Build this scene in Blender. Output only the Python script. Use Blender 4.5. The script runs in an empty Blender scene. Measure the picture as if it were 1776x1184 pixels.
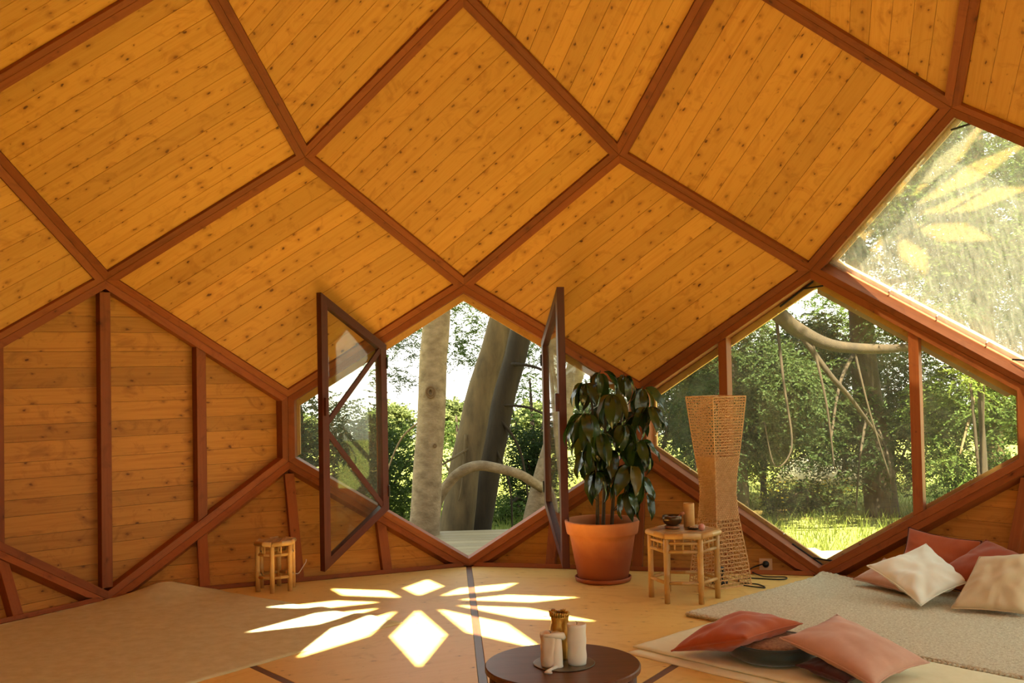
import bpy, bmesh, math, random
import numpy as np
from mathutils import Vector, Matrix, Quaternion, noise

random.seed(7)
RNG = np.random.default_rng(11)
SC = bpy.context.scene
COL = SC.collection
PI = math.pi

# ------------------------------------------------------------------ camera
S = 1.25                                   # metres per lattice unit of the dome
CAM = Vector((-0.1148, -2.8554, 1.0992)) * S
yaw, pit, rol = 0.06476, 0.02825, -0.01984
fw = Vector((math.sin(yaw) * math.cos(pit), math.cos(yaw) * math.cos(pit), math.sin(pit)))
rt = Vector((math.cos(yaw), -math.sin(yaw), 0))
up = rt.cross(fw)
rt2 = rt * math.cos(rol) + up * math.sin(rol)
up2 = -rt * math.sin(rol) + up * math.cos(rol)
cd = bpy.data.cameras.new('camera')
cd.sensor_width = 36.0
cd.lens = 1806.73 / 1776 * 36
cd.clip_start = 0.02
cd.clip_end = 1000
cam = bpy.data.objects.new('camera', cd)
cam.matrix_world = Matrix(((rt2.x, up2.x, -fw.x, CAM.x), (rt2.y, up2.y, -fw.y, CAM.y),
                           (rt2.z, up2.z, -fw.z, CAM.z), (0, 0, 0, 1)))
COL.objects.link(cam)
SC.camera = cam

# ------------------------------------------------------------------ sky, sun, exposure
world = bpy.data.worlds.new('sky')
SC.world = world
world.use_nodes = True
wn = world.node_tree
bg = wn.nodes['Background']
tcw = wn.nodes.new('ShaderNodeTexCoord')
sepw = wn.nodes.new('ShaderNodeSeparateXYZ')
rampw = wn.nodes.new('ShaderNodeValToRGB')
rampw.color_ramp.elements[0].position = 0.0
rampw.color_ramp.elements[0].color = (1.0, 0.97, 0.86, 1)
rampw.color_ramp.elements[1].position = 0.7
rampw.color_ramp.elements[1].color = (0.74, 0.90, 0.93, 1)
wn.links.new(tcw.outputs['Generated'], sepw.inputs[0])
wn.links.new(sepw.outputs['Z'], rampw.inputs[0])
wn.links.new(rampw.outputs[0], bg.inputs['Color'])
bg.inputs['Strength'].default_value = 1.3

sund = bpy.data.lights.new('sun', 'SUN')
sund.energy = 24.0
sund.color = (1.0, 0.90, 0.70)
sund.angle = math.radians(0.55)
sun = bpy.data.objects.new('sun', sund)
SUNDIR = Vector((-0.065, 0.542, -1.0)).normalized()
sun.rotation_euler = SUNDIR.to_track_quat('-Z', 'Y').to_euler()
sun.location = (2, -8, 14)
COL.objects.link(sun)

SC.view_settings.view_transform = 'Standard'
SC.view_settings.look = 'None'
SC.view_settings.gamma = 1.0
SC.view_settings.use_curve_mapping = False
SC.view_settings.exposure = 1.2
SC.cycles.max_bounces = 10
SC.cycles.diffuse_bounces = 6
SC.cycles.glossy_bounces = 4
SC.cycles.transparent_max_bounces = 24
SC.cycles.use_denoising = True
SC.cycles.caustics_reflective = False
SC.cycles.caustics_refractive = False
SC.cycles.sample_clamp_indirect = 6.0

# ------------------------------------------------------------------ material helpers
def mat_new(name):
    m = bpy.data.materials.new(name)
    m.use_nodes = True
    nt = m.node_tree
    for n in list(nt.nodes):
        nt.nodes.remove(n)
    out = nt.nodes.new('ShaderNodeOutputMaterial')
    return m, nt, out

def nd(nt, t, **kw):
    n = nt.nodes.new('ShaderNode' + t)
    for k, v in kw.items():
        if k.startswith('i_'):
            key = k[2:]
            key = int(key) if key.isdigit() else key.replace('_', ' ')
            n.inputs[key].default_value = v
        else:
            setattr(n, k, v)
    return n

def ramp(nt, src, stops):
    r = nt.nodes.new('ShaderNodeValToRGB')
    e = r.color_ramp.elements
    while len(e) < len(stops):
        e.new(0.5)
    for el, (p, c) in zip(e, stops):
        el.position = p
        el.color = c if len(c) == 4 else (*c, 1)
    nt.links.new(src, r.inputs[0])
    return r

def mix(nt, fac, a, b, mode='MIX'):
    m = nt.nodes.new('ShaderNodeMix')
    m.data_type = 'RGBA'
    m.blend_type = mode
    for sock, v in ((m.inputs[0], fac), (m.inputs[6], a), (m.inputs[7], b)):
        if hasattr(v, 'is_linked'):
            nt.links.new(v, sock)
        elif isinstance(v, (int, float)):
            sock.default_value = v
        else:
            sock.default_value = (*v, 1) if len(v) == 3 else v
    return m.outputs[2]

def coords(nt, rand=True, scale=(1, 1, 1), kind='Object'):
    tc = nd(nt, 'TexCoord')
    v = tc.outputs[kind]
    if rand:
        oi = nd(nt, 'ObjectInfo')
        mul = nd(nt, 'VectorMath', operation='MULTIPLY_ADD')
        mul.inputs[1].default_value = (37.3, 19.1, 7.7)
        nt.links.new(oi.outputs['Random'], mul.inputs[0])
        nt.links.new(v, mul.inputs[2])
        v = mul.outputs[0]
    mp = nd(nt, 'Mapping')
    mp.inputs['Scale'].default_value = scale
    nt.links.new(v, mp.inputs[0])
    return mp.outputs[0]

def noise_tex(nt, vec, scale, detail=4, rough=0.55, dist=0.0):
    n = nd(nt, 'TexNoise')
    n.inputs['Scale'].default_value = scale
    n.inputs['Detail'].default_value = detail
    n.inputs['Roughness'].default_value = rough
    n.inputs['Distortion'].default_value = dist
    if vec is not None:
        nt.links.new(vec, n.inputs['Vector'])
    return n.outputs['Fac']

def wood(name, light, mid, dark, knot=(0.10, 0.03, 0.008), knots=1.0, rough=0.55, var=0.22, grain=1.0, bump=0.15, kscale=7.0):
    """timber with the grain along the object's own x axis"""
    m, nt, out = mat_new(name)
    L = nt.links
    g1 = noise_tex(nt, coords(nt, True, (1.2 * grain, 26 * grain, 26 * grain)), 1.0, 5, 0.6, 0.6)
    g2 = noise_tex(nt, coords(nt, True, (4.5, 5.5, 5.5)), 1.0, 5, 0.6, 2.2)
    col = ramp(nt, g1, [(0.28, mid), (0.52, light), (0.75, mid)]).outputs[0]
    blot = ramp(nt, g2, [(0.54, (0, 0, 0)), (0.80, (1, 1, 1))]).outputs[0]
    fac = nd(nt, 'Math', operation='MULTIPLY'); L.new(blot, fac.inputs[0]); fac.inputs[1].default_value = 0.65
    col = mix(nt, fac.outputs[0], col, dark)
    if knots > 0:
        kv0 = coords(nt, True, (1.0, 1.7, 1.0))
        wob = nd(nt, 'TexNoise'); wob.inputs['Scale'].default_value = 34.0; L.new(kv0, wob.inputs['Vector'])
        wadd = nd(nt, 'VectorMath', operation='MULTIPLY_ADD'); L.new(wob.outputs['Color'], wadd.inputs[0]); wadd.inputs[1].default_value = (0.03, 0.03, 0.0); L.new(kv0, wadd.inputs[2])
        kv = wadd.outputs[0]
        vo = nd(nt, 'TexVoronoi', voronoi_dimensions='2D')
        vo.inputs['Scale'].default_value = kscale
        vo.inputs['Randomness'].default_value = 1.0
        L.new(kv, vo.inputs['Vector'])
        sep = nd(nt, 'SeparateColor'); L.new(vo.outputs['Color'], sep.inputs[0])
        keep = ramp(nt, sep.outputs[0], [(0.36, (0, 0, 0)), (0.97, (1, 1, 1))]).outputs[0]
        rad = nd(nt, 'Math', operation='MULTIPLY_ADD'); L.new(keep, rad.inputs[0]); rad.inputs[1].default_value = 0.13 * knots; rad.inputs[2].default_value = 0.0005
        dv = nd(nt, 'Math', operation='DIVIDE'); L.new(vo.outputs['Distance'], dv.inputs[0]); L.new(rad.outputs[0], dv.inputs[1])
        core = ramp(nt, dv.outputs[0], [(0.45, (1, 1, 1)), (0.95, (0, 0, 0))]).outputs[0]
        dv2 = nd(nt, 'Math', operation='MULTIPLY'); L.new(dv.outputs[0], dv2.inputs[0]); dv2.inputs[1].default_value = 0.33
        halo = ramp(nt, dv2.outputs[0], [(0.1, (0.5, 0.5, 0.5)), (1.0, (0, 0, 0))]).outputs[0]
        col = mix(nt, halo, col, dark)
        drk = nd(nt, 'MapRange'); L.new(sep.outputs[1], drk.inputs[0]); drk.inputs[3].default_value = 0.25; drk.inputs[4].default_value = 0.95
        cf = nd(nt, 'Math', operation='MULTIPLY'); L.new(core, cf.inputs[0]); L.new(drk.outputs[0], cf.inputs[1])
        col = mix(nt, cf.outputs[0], col, knot)
    oi = nd(nt, 'ObjectInfo')
    rr = nd(nt, 'MapRange'); L.new(oi.outputs['Random'], rr.inputs[0])
    rr.inputs[3].default_value = 1 - var; rr.inputs[4].default_value = 1 + var * 0.35
    vm = nd(nt, 'VectorMath', operation='SCALE'); L.new(col, vm.inputs[0]); L.new(rr.outputs[0], vm.inputs['Scale'])
    b = nd(nt, 'BsdfPrincipled')
    L.new(vm.outputs[0], b.inputs['Base Color'])
    b.inputs['Roughness'].default_value = rough
    b.inputs['Specular IOR Level'].default_value = 0.3
    bp = nd(nt, 'Bump'); bp.inputs['Strength'].default_value = bump; bp.inputs['Distance'].default_value = 0.004
    L.new(g1, bp.inputs['Height']); L.new(bp.outputs[0], b.inputs['Normal'])
    L.new(b.outputs[0], out.inputs[0])
    return m

def plain(name, c, rough=0.6, metal=0.0, c2=None, scale=20, bump=0.0, bscale=200, spec=0.4, sub=0.0, stretch=(1, 1, 1), var=0.0, rand=False, sheen=0.0, bdist=0.003):
    m, nt, out = mat_new(name)
    L = nt.links
    b = nd(nt, 'BsdfPrincipled')
    b.inputs['Roughness'].default_value = rough
    b.inputs['Metallic'].default_value = metal
    b.inputs['Specular IOR Level'].default_value = spec
    b.inputs['Subsurface Weight'].default_value = sub
    if sub:
        b.inputs['Subsurface Radius'].default_value = (0.02, 0.012, 0.006)
    if sheen:
        b.inputs['Sheen Weight'].default_value = sheen
    vec = coords(nt, rand, stretch)
    if c2 is not None:
        n = noise_tex(nt, vec, scale, 5, 0.6)
        col = ramp(nt, n, [(0.32, c), (0.68, c2)]).outputs[0]
    else:
        col = None
        b.inputs['Base Color'].default_value = (*c, 1)
    if var and col is None:
        rgb = nd(nt, 'RGB'); rgb.outputs[0].default_value = (*c, 1); col = rgb.outputs[0]
    if var:
        oi = nd(nt, 'ObjectInfo')
        rr = nd(nt, 'MapRange'); L.new(oi.outputs['Random'], rr.inputs[0])
        rr.inputs[3].default_value = 1 - var; rr.inputs[4].default_value = 1 + var
        vm = nd(nt, 'VectorMath', operation='SCALE'); L.new(col, vm.inputs[0]); L.new(rr.outputs[0], vm.inputs['Scale'])
        col = vm.outputs[0]
    if col is not None:
        L.new(col, b.inputs['Base Color'])
    if bump:
        n2 = noise_tex(nt, vec, bscale, 3, 0.6)
        bp = nd(nt, 'Bump'); bp.inputs['Strength'].default_value = bump; bp.inputs['Distance'].default_value = bdist
        L.new(n2, bp.inputs['Height']); L.new(bp.outputs[0], b.inputs['Normal'])
    L.new(b.outputs[0], out.inputs[0])
    return m

def glass(name, haze=0.03, streak=0.0, tint=(0.93, 0.95, 0.90), refl=1.0):
    """clear pane: Schlick reflection over straight transmission, with a film of dust that scatters light"""
    m, nt, out = mat_new(name)
    L = nt.links
    lw = nd(nt, 'LayerWeight'); lw.inputs['Blend'].default_value = 0.5
    pw = nd(nt, 'Math', operation='POWER'); L.new(lw.outputs['Facing'], pw.inputs[0]); pw.inputs[1].default_value = 4.0
    ma = nd(nt, 'Math', operation='MULTIPLY_ADD'); L.new(pw.outputs[0], ma.inputs[0]); ma.inputs[1].default_value = 0.85 * refl; ma.inputs[2].default_value = 0.035 * refl
    tr = nd(nt, 'BsdfTransparent'); tr.inputs[0].default_value = (*tint, 1)
    gl = nd(nt, 'BsdfGlossy'); gl.inputs['Roughness'].default_value = 0.02; gl.inputs['Color'].default_value = (1, 1, 1, 1)
    mx = nd(nt, 'MixShader'); L.new(ma.outputs[0], mx.inputs[0]); L.new(tr.outputs[0], mx.inputs[1]); L.new(gl.outputs[0], mx.inputs[2])
    last = mx.outputs[0]
    if haze > 0:
        df = nd(nt, 'BsdfDiffuse'); df.inputs[0].default_value = (0.8, 0.76, 0.62, 1)
        tl = nd(nt, 'BsdfTranslucent'); tl.inputs[0].default_value = (0.8, 0.76, 0.62, 1)
        am = nd(nt, 'MixShader'); am.inputs[0].default_value = 0.5
        L.new(df.outputs[0], am.inputs[1]); L.new(tl.outputs[0], am.inputs[2])
        n = noise_tex(nt, coords(nt, True, (14, 3.0, 3) if streak else (4, 4, 4)), 3.0, 8, 0.75)
        r = ramp(nt, n, [(0.35, (haze * 0.35,) * 3), (0.7, (haze * 1.4,) * 3)])
        mh = nd(nt, 'MixShader'); L.new(r.outputs[0], mh.inputs[0]); L.new(last, mh.inputs[1]); L.new(am.outputs[0], mh.inputs[2])
        last = mh.outputs[0]
    L.new(last, out.inputs[0])
    return m

def leafmat(name, c, c2, rough=0.5, trans=0.3, spec=0.4, scale=1.5, var=0.0):
    m, nt, out = mat_new(name)
    L = nt.links
    n = noise_tex(nt, coords(nt, False, (1, 1, 1)), scale, 4, 0.6)
    col = ramp(nt, n, [(0.35, c), (0.65, c2)]).outputs[0]
    if var:
        oi = nd(nt, 'ObjectInfo')
        rr = nd(nt, 'MapRange'); L.new(oi.outputs['Random'], rr.inputs[0])
        rr.inputs[3].default_value = 1 - var; rr.inputs[4].default_value = 1 + var
        vm = nd(nt, 'VectorMath', operation='SCALE'); L.new(col, vm.inputs[0]); L.new(rr.outputs[0], vm.inputs['Scale'])
        col = vm.outputs[0]
    b = nd(nt, 'BsdfPrincipled')
    b.inputs['Roughness'].default_value = rough
    b.inputs['Specular IOR Level'].default_value = spec
    L.new(col, b.inputs['Base Color'])
    t = nd(nt, 'BsdfTranslucent'); L.new(col, t.inputs[0])
    mx = nd(nt, 'MixShader'); mx.inputs[0].default_value = trans
    L.new(b.outputs[0], mx.inputs[1]); L.new(t.outputs[0], mx.inputs[2])
    L.new(mx.outputs[0], out.inputs[0])
    return m

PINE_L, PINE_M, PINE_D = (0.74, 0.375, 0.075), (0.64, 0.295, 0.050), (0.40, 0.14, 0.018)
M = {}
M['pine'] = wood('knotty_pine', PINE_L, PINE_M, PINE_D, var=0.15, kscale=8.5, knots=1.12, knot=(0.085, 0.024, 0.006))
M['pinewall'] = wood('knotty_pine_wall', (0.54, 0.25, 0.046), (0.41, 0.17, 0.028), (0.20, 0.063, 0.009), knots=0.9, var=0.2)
M['beam'] = wood('red_fir_beam', (0.33, 0.094, 0.022), (0.25, 0.064, 0.014), (0.145, 0.033, 0.008), knots=0.5, grain=0.8, var=0.25, kscale=3.5)
M['leafframe'] = wood('dark_red_door_timber', (0.085, 0.021, 0.012), (0.062, 0.015, 0.009), (0.045, 0.010, 0.006), knots=0.0, var=0.12, rough=0.45)
M['trim'] = wood('pale_pine_trim', (0.80, 0.47, 0.14), (0.72, 0.38, 0.10), (0.5, 0.22, 0.05), knots=0.5)
M['floor'] = wood('pine_floor_sheet', (0.80, 0.54, 0.165), (0.75, 0.475, 0.13), (0.53, 0.29, 0.065), knots=0.55, var=0.08, rough=0.42, kscale=5.0, grain=0.7, bump=0.06)
M['strip'] = wood('dark_floor_strip', (0.16, 0.065, 0.03), (0.12, 0.045, 0.02), (0.08, 0.03, 0.012), knots=0, rough=0.35)
M['deck'] = wood('weathered_deck', (0.31, 0.235, 0.125), (0.25, 0.185, 0.095), (0.16, 0.11, 0.055), knots=0.3)
M['backing'] = plain('panel_backing', (0.30, 0.13, 0.03), 0.8)
M['glass'] = glass('clear_glass', 0.035)
M['glassdoor'] = glass('door_glass', 0.03, refl=1.3)
M['glasshaze'] = glass('dusty_roof_glass', 0.26, streak=1.0, refl=1.5)
M['glassroof'] = glass('skylight_glass', 0.0, tint=(0.98, 0.98, 0.96), refl=0.6)
M['steel'] = plain('black_steel', (0.012, 0.012, 0.012), 0.4)
M['flash'] = plain('grey_zinc_flashing', (0.50, 0.47, 0.38), 0.45, c2=(0.42, 0.40, 0.33), scale=8)
M['screw'] = plain('bright_steel', (0.6, 0.58, 0.52), 0.3, 1.0)

# ------------------------------------------------------------------ object helpers
def link(o, parent=None):
    COL.objects.link(o)
    if parent is not None:
        o.parent = parent
    return o

def tag(o, label=None, cat=None, group=None, kind=None):
    if label: o['label'] = label
    if cat: o['category'] = cat
    if group: o['group'] = group
    if kind: o['kind'] = kind
    return o

def empty(name, loc=(0, 0, 0), rz=0.0, parent=None):
    o = bpy.data.objects.new(name, None)
    o.empty_display_size = 0.1
    o.location = loc
    o.rotation_euler = (0, 0, rz)
    return link(o, parent)

def mesh_from(name, v, f, mat, smooth=False, fix=True):
    me = bpy.data.meshes.new(name)
    me.from_pydata([tuple(p) for p in v], [], f)
    if fix:
        bm = bmesh.new(); bm.from_mesh(me)
        bmesh.ops.recalc_face_normals(bm, faces=bm.faces)
        bm.to_mesh(me); bm.free()
    if mat is not None:
        me.materials.append(mat)
    if smooth:
        me.polygons.foreach_set('use_smooth', [True] * len(me.polygons))
    me.update()
    return me

def obj(name, v, f, mat, parent=None, matrix=None, smooth=False, fix=True):
    o = bpy.data.objects.new(name, mesh_from(name, v, f, mat, smooth, fix))
    if matrix is not None:
        o.matrix_local = matrix
    return link(o, parent)

class MB:
    def __init__(s):
        s.v, s.f = [], []
    def add(s, v, f):
        b = len(s.v)
        s.v += [tuple(p) for p in v]
        s.f += [tuple(i + b for i in q) for q in f]
        return s
    def box(s, lo, hi):
        x0, y0, z0 = lo; x1, y1, z1 = hi
        return s.add([(x0, y0, z0), (x1, y0, z0), (x1, y1, z0), (x0, y1, z0), (x0, y0, z1), (x1, y0, z1), (x1, y1, z1), (x0, y1, z1)],
                     [(0, 3, 2, 1), (4, 5, 6, 7), (0, 1, 5, 4), (1, 2, 6, 5), (2, 3, 7, 6), (3, 0, 4, 7)])
    def tube(s, pts, rad, n=8, cap=True, twist=0.0):
        pts = [Vector(p) for p in pts]
        if not hasattr(rad, '__len__'):
            rad = [rad] * len(pts)
        b = len(s.v)
        t0 = (pts[1] - pts[0]).normalized()
        ref = Vector((0, 0, 1)) if abs(t0.z) < 0.9 else Vector((1, 0, 0))
        nx = t0.cross(ref).normalized()
        for i, p in enumerate(pts):
            t = (pts[min(i + 1, len(pts) - 1)] - pts[max(i - 1, 0)]).normalized()
            nx = (nx - t * nx.dot(t)).normalized()
            ny = t.cross(nx)
            for j in range(n):
                a = 2 * PI * j / n + twist * i
                s.v.append(tuple(p + (nx * math.cos(a) + ny * math.sin(a)) * rad[i]))
        for i in range(len(pts) - 1):
            for j in range(n):
                s.f.append((b + i * n + j, b + i * n + (j + 1) % n, b + (i + 1) * n + (j + 1) % n, b + (i + 1) * n + j))
        if cap:
            s.f.append(tuple(b + j for j in reversed(range(n))))
            s.f.append(tuple(b + (len(pts) - 1) * n + j for j in range(n)))
        return s
    def lathe(s, prof, n=32, c=(0, 0, 0), cap=True):
        b = len(s.v)
        for r, z in prof:
            for j in range(n):
                a = 2 * PI * j / n
                s.v.append((c[0] + r * math.cos(a), c[1] + r * math.sin(a), c[2] + z))
        for i in range(len(prof) - 1):
            for j in range(n):
                s.f.append((b + i * n + j, b + i * n + (j + 1) % n, b + (i + 1) * n + (j + 1) % n, b + (i + 1) * n + j))
        if cap:
            s.f.append(tuple(b + j for j in reversed(range(n))))
            s.f.append(tuple(b + (len(prof) - 1) * n + j for j in range(n)))
        return s
    def build(s, name, mat, parent=None, matrix=None, smooth=False):
        return obj(name, s.v, s.f, mat, parent, matrix, smooth)

def frame_matrix(o, ex, ey, ez):
    return Matrix(((ex.x, ey.x, ez.x, o.x), (ex.y, ey.y, ez.y, o.y), (ex.z, ey.z, ez.z, o.z), (0, 0, 0, 1)))

# ------------------------------------------------------------------ dome lattice
N = 10
HH, WW = 0.61697, 0.36058
def rad(j): return math.sin(PI * j / N) / math.sin(PI / N)
def node(lv, k):
    a = k * PI / N
    if lv == 'L':
        r, z = rad(5), HH
    else:
        r = rad(lv)
        z = HH * (lv - 4) + (WW if lv >= 5 else 0)
    return Vector((r * math.sin(a), r * math.cos(a), z)) * S

def face_nodes(kind, k):
    if kind == 'hex': return [(4, k), ('L', k + 1), (5, k + 1), (6, k), (5, k - 1), ('L', k - 1)]
    if kind == 'tri': return [(4, k - 1), (4, k + 1), ('L', k)]
    j = {'A': 5, 'B': 6, 'C': 7, 'D': 8}[kind]
    return [(j, k), (j + 1, k + 1), (j + 2, k), (j + 1, k - 1)]

FACES = []
for i in range(-9, 11):
    if i % 2 == 0:
        FACES += [('hex', i), ('B', i), ('D', i)]
    else:
        FACES += [('tri', i), ('A', i), ('C', i)]

def canon(nk):
    lv, k = nk
    return (lv, 0 if lv == 10 else k % 20)

def face_frame(kind, k):
    """origin, right, up, inward normal as seen from inside the room"""
    P = [node(*q) for q in face_nodes(kind, k)]
    c = sum(P, Vector()) / len(P)
    n = (P[1] - P[0]).cross(P[2] - P[0]).normalized()
    if n.dot(Vector((0, 0, 1.2 * S)) - c) < 0:
        n = -n
    a = k * PI / N
    ex = Vector((math.cos(a), -math.sin(a), 0))
    ex = (ex - n * ex.dot(n)).normalized()
    ey = n.cross(ex)
    return c, ex, ey, n

NORM = {}
for fc in FACES:
    c, ex, ey, n = face_frame(*fc)
    for q in face_nodes(*fc):
        NORM.setdefault(canon(q), []).append(-n)
MITRE = {}
for q, ns in NORM.items():
    A = np.array([list(v) for v in ns])
    s = np.linalg.lstsq(A, np.ones(len(ns)), rcond=None)[0]
    MITRE[q] = Vector(s)

def to2(P, fr):
    o, ex, ey, n = fr
    return [Vector(((p - o).dot(ex), (p - o).dot(ey))) for p in P]

def inset(poly, d):
    """inset a counter-clockwise convex polygon; d is one distance or one per edge"""
    n = len(poly)
    if not hasattr(d, '__len__'): d = [d] * n
    L = []
    for i in range(n):
        a, b = poly[i], poly[(i + 1) % n]
        t = (b - a).normalized(); nn = Vector((-t.y, t.x))
        L.append((a + nn * d[i], t))
    out = []
    for i in range(n):
        p, t = L[i - 1]; q, u = L[i]
        den = t.x * u.y - t.y * u.x
        w = q - p
        s = (w.x * u.y - w.y * u.x) / den
        out.append(p + t * s)
    return out

def clip(poly, a, b, c):
    """keep a*x+b*y >= c"""
    out = []
    for i in range(len(poly)):
        p, q = poly[i], poly[(i + 1) % len(poly)]
        dp, dq = a * p.x + b * p.y - c, a * q.x + b * q.y - c
        if dp >= 0: out.append(p)
        if (dp >= 0) != (dq >= 0):
            out.append(p + (q - p) * (dp / (dp - dq)))
    res = []
    for p in out:
        if not res or (p - res[-1]).length > 1e-5: res.append(p)
    if len(res) > 1 and (res[0] - res[-1]).length < 1e-5: res.pop()
    return res

def prism(poly, z0, z1, ch=0.0):
    """polygon prism; z1 is the visible side, chamfered by ch"""
    n = len(poly)
    v = [(p.x, p.y, z0) for p in poly]
    f = [tuple(reversed(range(n)))]
    if ch > 0 and n >= 3:
        v += [(p.x, p.y, z1 - ch) for p in poly]
        ip = inset(poly, ch)
        v += [(p.x, p.y, z1) for p in ip]
        for i in range(n):
            j = (i + 1) % n
            f += [(i, j, n + j, n + i), (n + i, n + j, 2 * n + j, 2 * n + i)]
        f.append(tuple(range(2 * n, 3 * n)))
    else:
        v += [(p.x, p.y, z1) for p in poly]
        for i in range(n):
            j = (i + 1) % n
            f.append((i, j, n + j, n + i))
        f.append(tuple(range(n, 2 * n)))
    return v, f

def area(poly):
    return 0.5 * sum(poly[i].x * poly[(i + 1) % len(poly)].y - poly[(i + 1) % len(poly)].x * poly[i].y for i in range(len(poly)))

BW, DEPTH = 0.045, 0.12

def board_between(name, P0, P1, a0, a1, parent, mat, n):
    """a board lofted between two cross-sections, its own x axis along the run"""
    ex = (P1 - P0).normalized()
    ez = (n - ex * n.dot(ex)).normalized()
    ey = ez.cross(ex)
    mw = frame_matrix(P0, ex, ey, ez)
    inv = mw.inverted()
    v = [inv @ p for p in a0] + [inv @ p for p in a1]
    k = len(a0)
    f = [tuple(range(k)), tuple(range(2 * k - 1, k - 1, -1))]
    for i in range(k):
        j = (i + 1) % k
        f.append((i, k + i, k + j, j))
    return obj(name, v, f, mat, parent, mw)

def frame_boards(kind, k, parent, bw=BW, depth=DEPTH, mat=None, skip=()):
    fr = face_frame(kind, k)
    o, ex, ey, n = fr
    q = face_nodes(kind, k)
    P = [node(*x) for x in q]
    m = [MITRE[canon(x)] for x in q]
    p2 = to2(P, fr)
    pc = [o + ex * a.x + ey * a.y for a in inset(p2, 0.0016)]
    pin = [o + ex * a.x + ey * a.y for a in inset(p2, bw)]
    for i in range(len(P)):
        if i in skip: continue
        j = (i + 1) % len(P)
        def sec(t):
            return [pc[t], pin[t], pin[t] - n * depth, P[t] + m[t] * depth, P[t] + m[t] * 0.004]
        board_between('frame_board', P[i], P[j], sec(i), sec(j), parent, mat or M['beam'], n)
    return fr, p2

ALLP = []
# ---- ceiling
ceiling = empty('ceiling'); tag(ceiling, kind='structure')
GLASS_ROOF = {('A', 3), ('A', 5)}  # the rhomb behind the camera is added as a fill light opening
GLASS_HEX = {0, 2, 4, 6, 8, 10}  # hexagons out of view are glazed by guess, added to let in fill light
PLANKMESH = {}
def rhomb_planks(kind, k, parent, fr, p2):
    """planks run parallel to the rising-right edge; one shared mesh for each ring of rhombs"""
    o, ex, ey, n = fr
    ip = inset(p2, BW + 0.0008)
    a, b, d = ip[0], ip[1], ip[3]          # bottom, right, left
    t = (b - a).normalized(); side = d - a
    perp = Vector((-t.y, t.x))
    width = side.dot(perp); nn = 11
    wpl = width / nn
    off = side / nn
    if kind not in PLANKMESH:
        Lr = (b - a).length; sh = off.dot(t)
        g = 0.0009
        poly = [Vector((0 + sh * g / wpl, g)), Vector((Lr + sh * g / wpl, g)), Vector((Lr + sh * (1 - g / wpl), wpl - g)), Vector((sh * (1 - g / wpl), wpl - g))]
        v, f = prism(poly, -0.040, -0.020, 0.0013)
        PLANKMESH[kind] = mesh_from('ceiling_plank', v, f, M['pine'])
    X = ex * t.x + ey * t.y; Y = n.cross(X)
    for i in range(nn):
        p = a + off * i
        ob = bpy.data.objects.new('plank', PLANKMESH[kind])
        ob.matrix_local = frame_matrix(o + ex * p.x + ey * p.y, X, Y, n)
        link(ob, parent)

def slab(name, poly2, fr, z0, z1, mat, parent, ch=0.0, flat=False):
    o, ex, ey, n = fr
    v, f = prism(poly2, z0, z1, ch)
    if flat:                                   # a slab that carries parts of its own keeps the world axes
        return obj(name, [o + ex * p[0] + ey * p[1] + n * p[2] for p in v], f, mat, parent)
    return obj(name, v, f, mat, parent, frame_matrix(o, ex, ey, n))

nwin = [0]
def glazed_window(label):
    nwin[0] += 1
    e = empty('window_%d' % nwin[0]); tag(e, label, 'window', kind='structure')
    return e

def near(k): return -6 <= ((k + 10) % 20) - 10 <= 6
for kind in 'ABC':
    for i in range(-9, 11):
        if (i % 2 == 0) != (kind == 'B'): continue
        if (kind, i) in GLASS_ROOF: continue
        fr = face_frame(kind, i)
        p2 = to2([node(*q) for q in face_nodes(kind, i)], fr)
        panel = slab('roof_panel', inset(p2, BW * 0.4), fr, -0.075, -0.042, M['backing'] if near(i) else M['pine'], ceiling, flat=True)
        frame_boards(kind, i, panel)
        if near(i):
            rhomb_planks(kind, i, panel, fr, p2)

# ---- star skylight at the crown
sky_roots = []
for i in range(-8, 12, 2):
    fr = face_frame('D', i)
    o, ex, ey, n = fr
    p2 = to2([node(*q) for q in face_nodes('D', i)], fr)
    c = sum(p2, Vector((0, 0))) / 4
    b, r, t, l = p2
    mr, ml, mbr, mbl = (r + t) / 2, (l + t) / 2, (b + r) / 2, (b + l) / 2
    for sub in ([b, mbr, c, mbl], [mbr, r, mr, c], [mbl, c, ml, l]):
        slab('roof_panel', inset(sub, -0.03), fr, -0.075, -0.02, M['pine'], ceiling)
    w = glazed_window('rhombic glass petal of the star skylight at the crown')
    w['group'] = 'petals of the star skylight'
    top = [c, mr, t, ml]
    ip = inset(top, [0.05, 0.05, 0.05, 0.05])
    for e in range(4):
        q0, q1 = top[e], top[(e + 1) % 4]; i0, i1 = ip[e], ip[(e + 1) % 4]
        W = lambda p, z: o + ex * p.x + ey * p.y + n * z
        s0 = [W(q0, 0), W(i0, 0), W(i0, -.08), W(q0, -.1)]
        s1 = [W(q1, 0), W(i1, 0), W(i1, -.08), W(q1, -.1)]
        board_between('frame_board', W(q0, 0), W(q1, 0), s0, s1, w, M['beam'], n)
    slab('pane', inset(top, 0.03), fr, -0.066, -0.06, M['glassroof'], w)
hub = MB(); hub.lathe([(0.16, -0.10), (0.17, -0.06), (0.17, 0.05), (0.14, 0.08)], 20, (0, 0, node(10, 0).z))
hub.build('crown_hub', M['beam'], ceiling)

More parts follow.
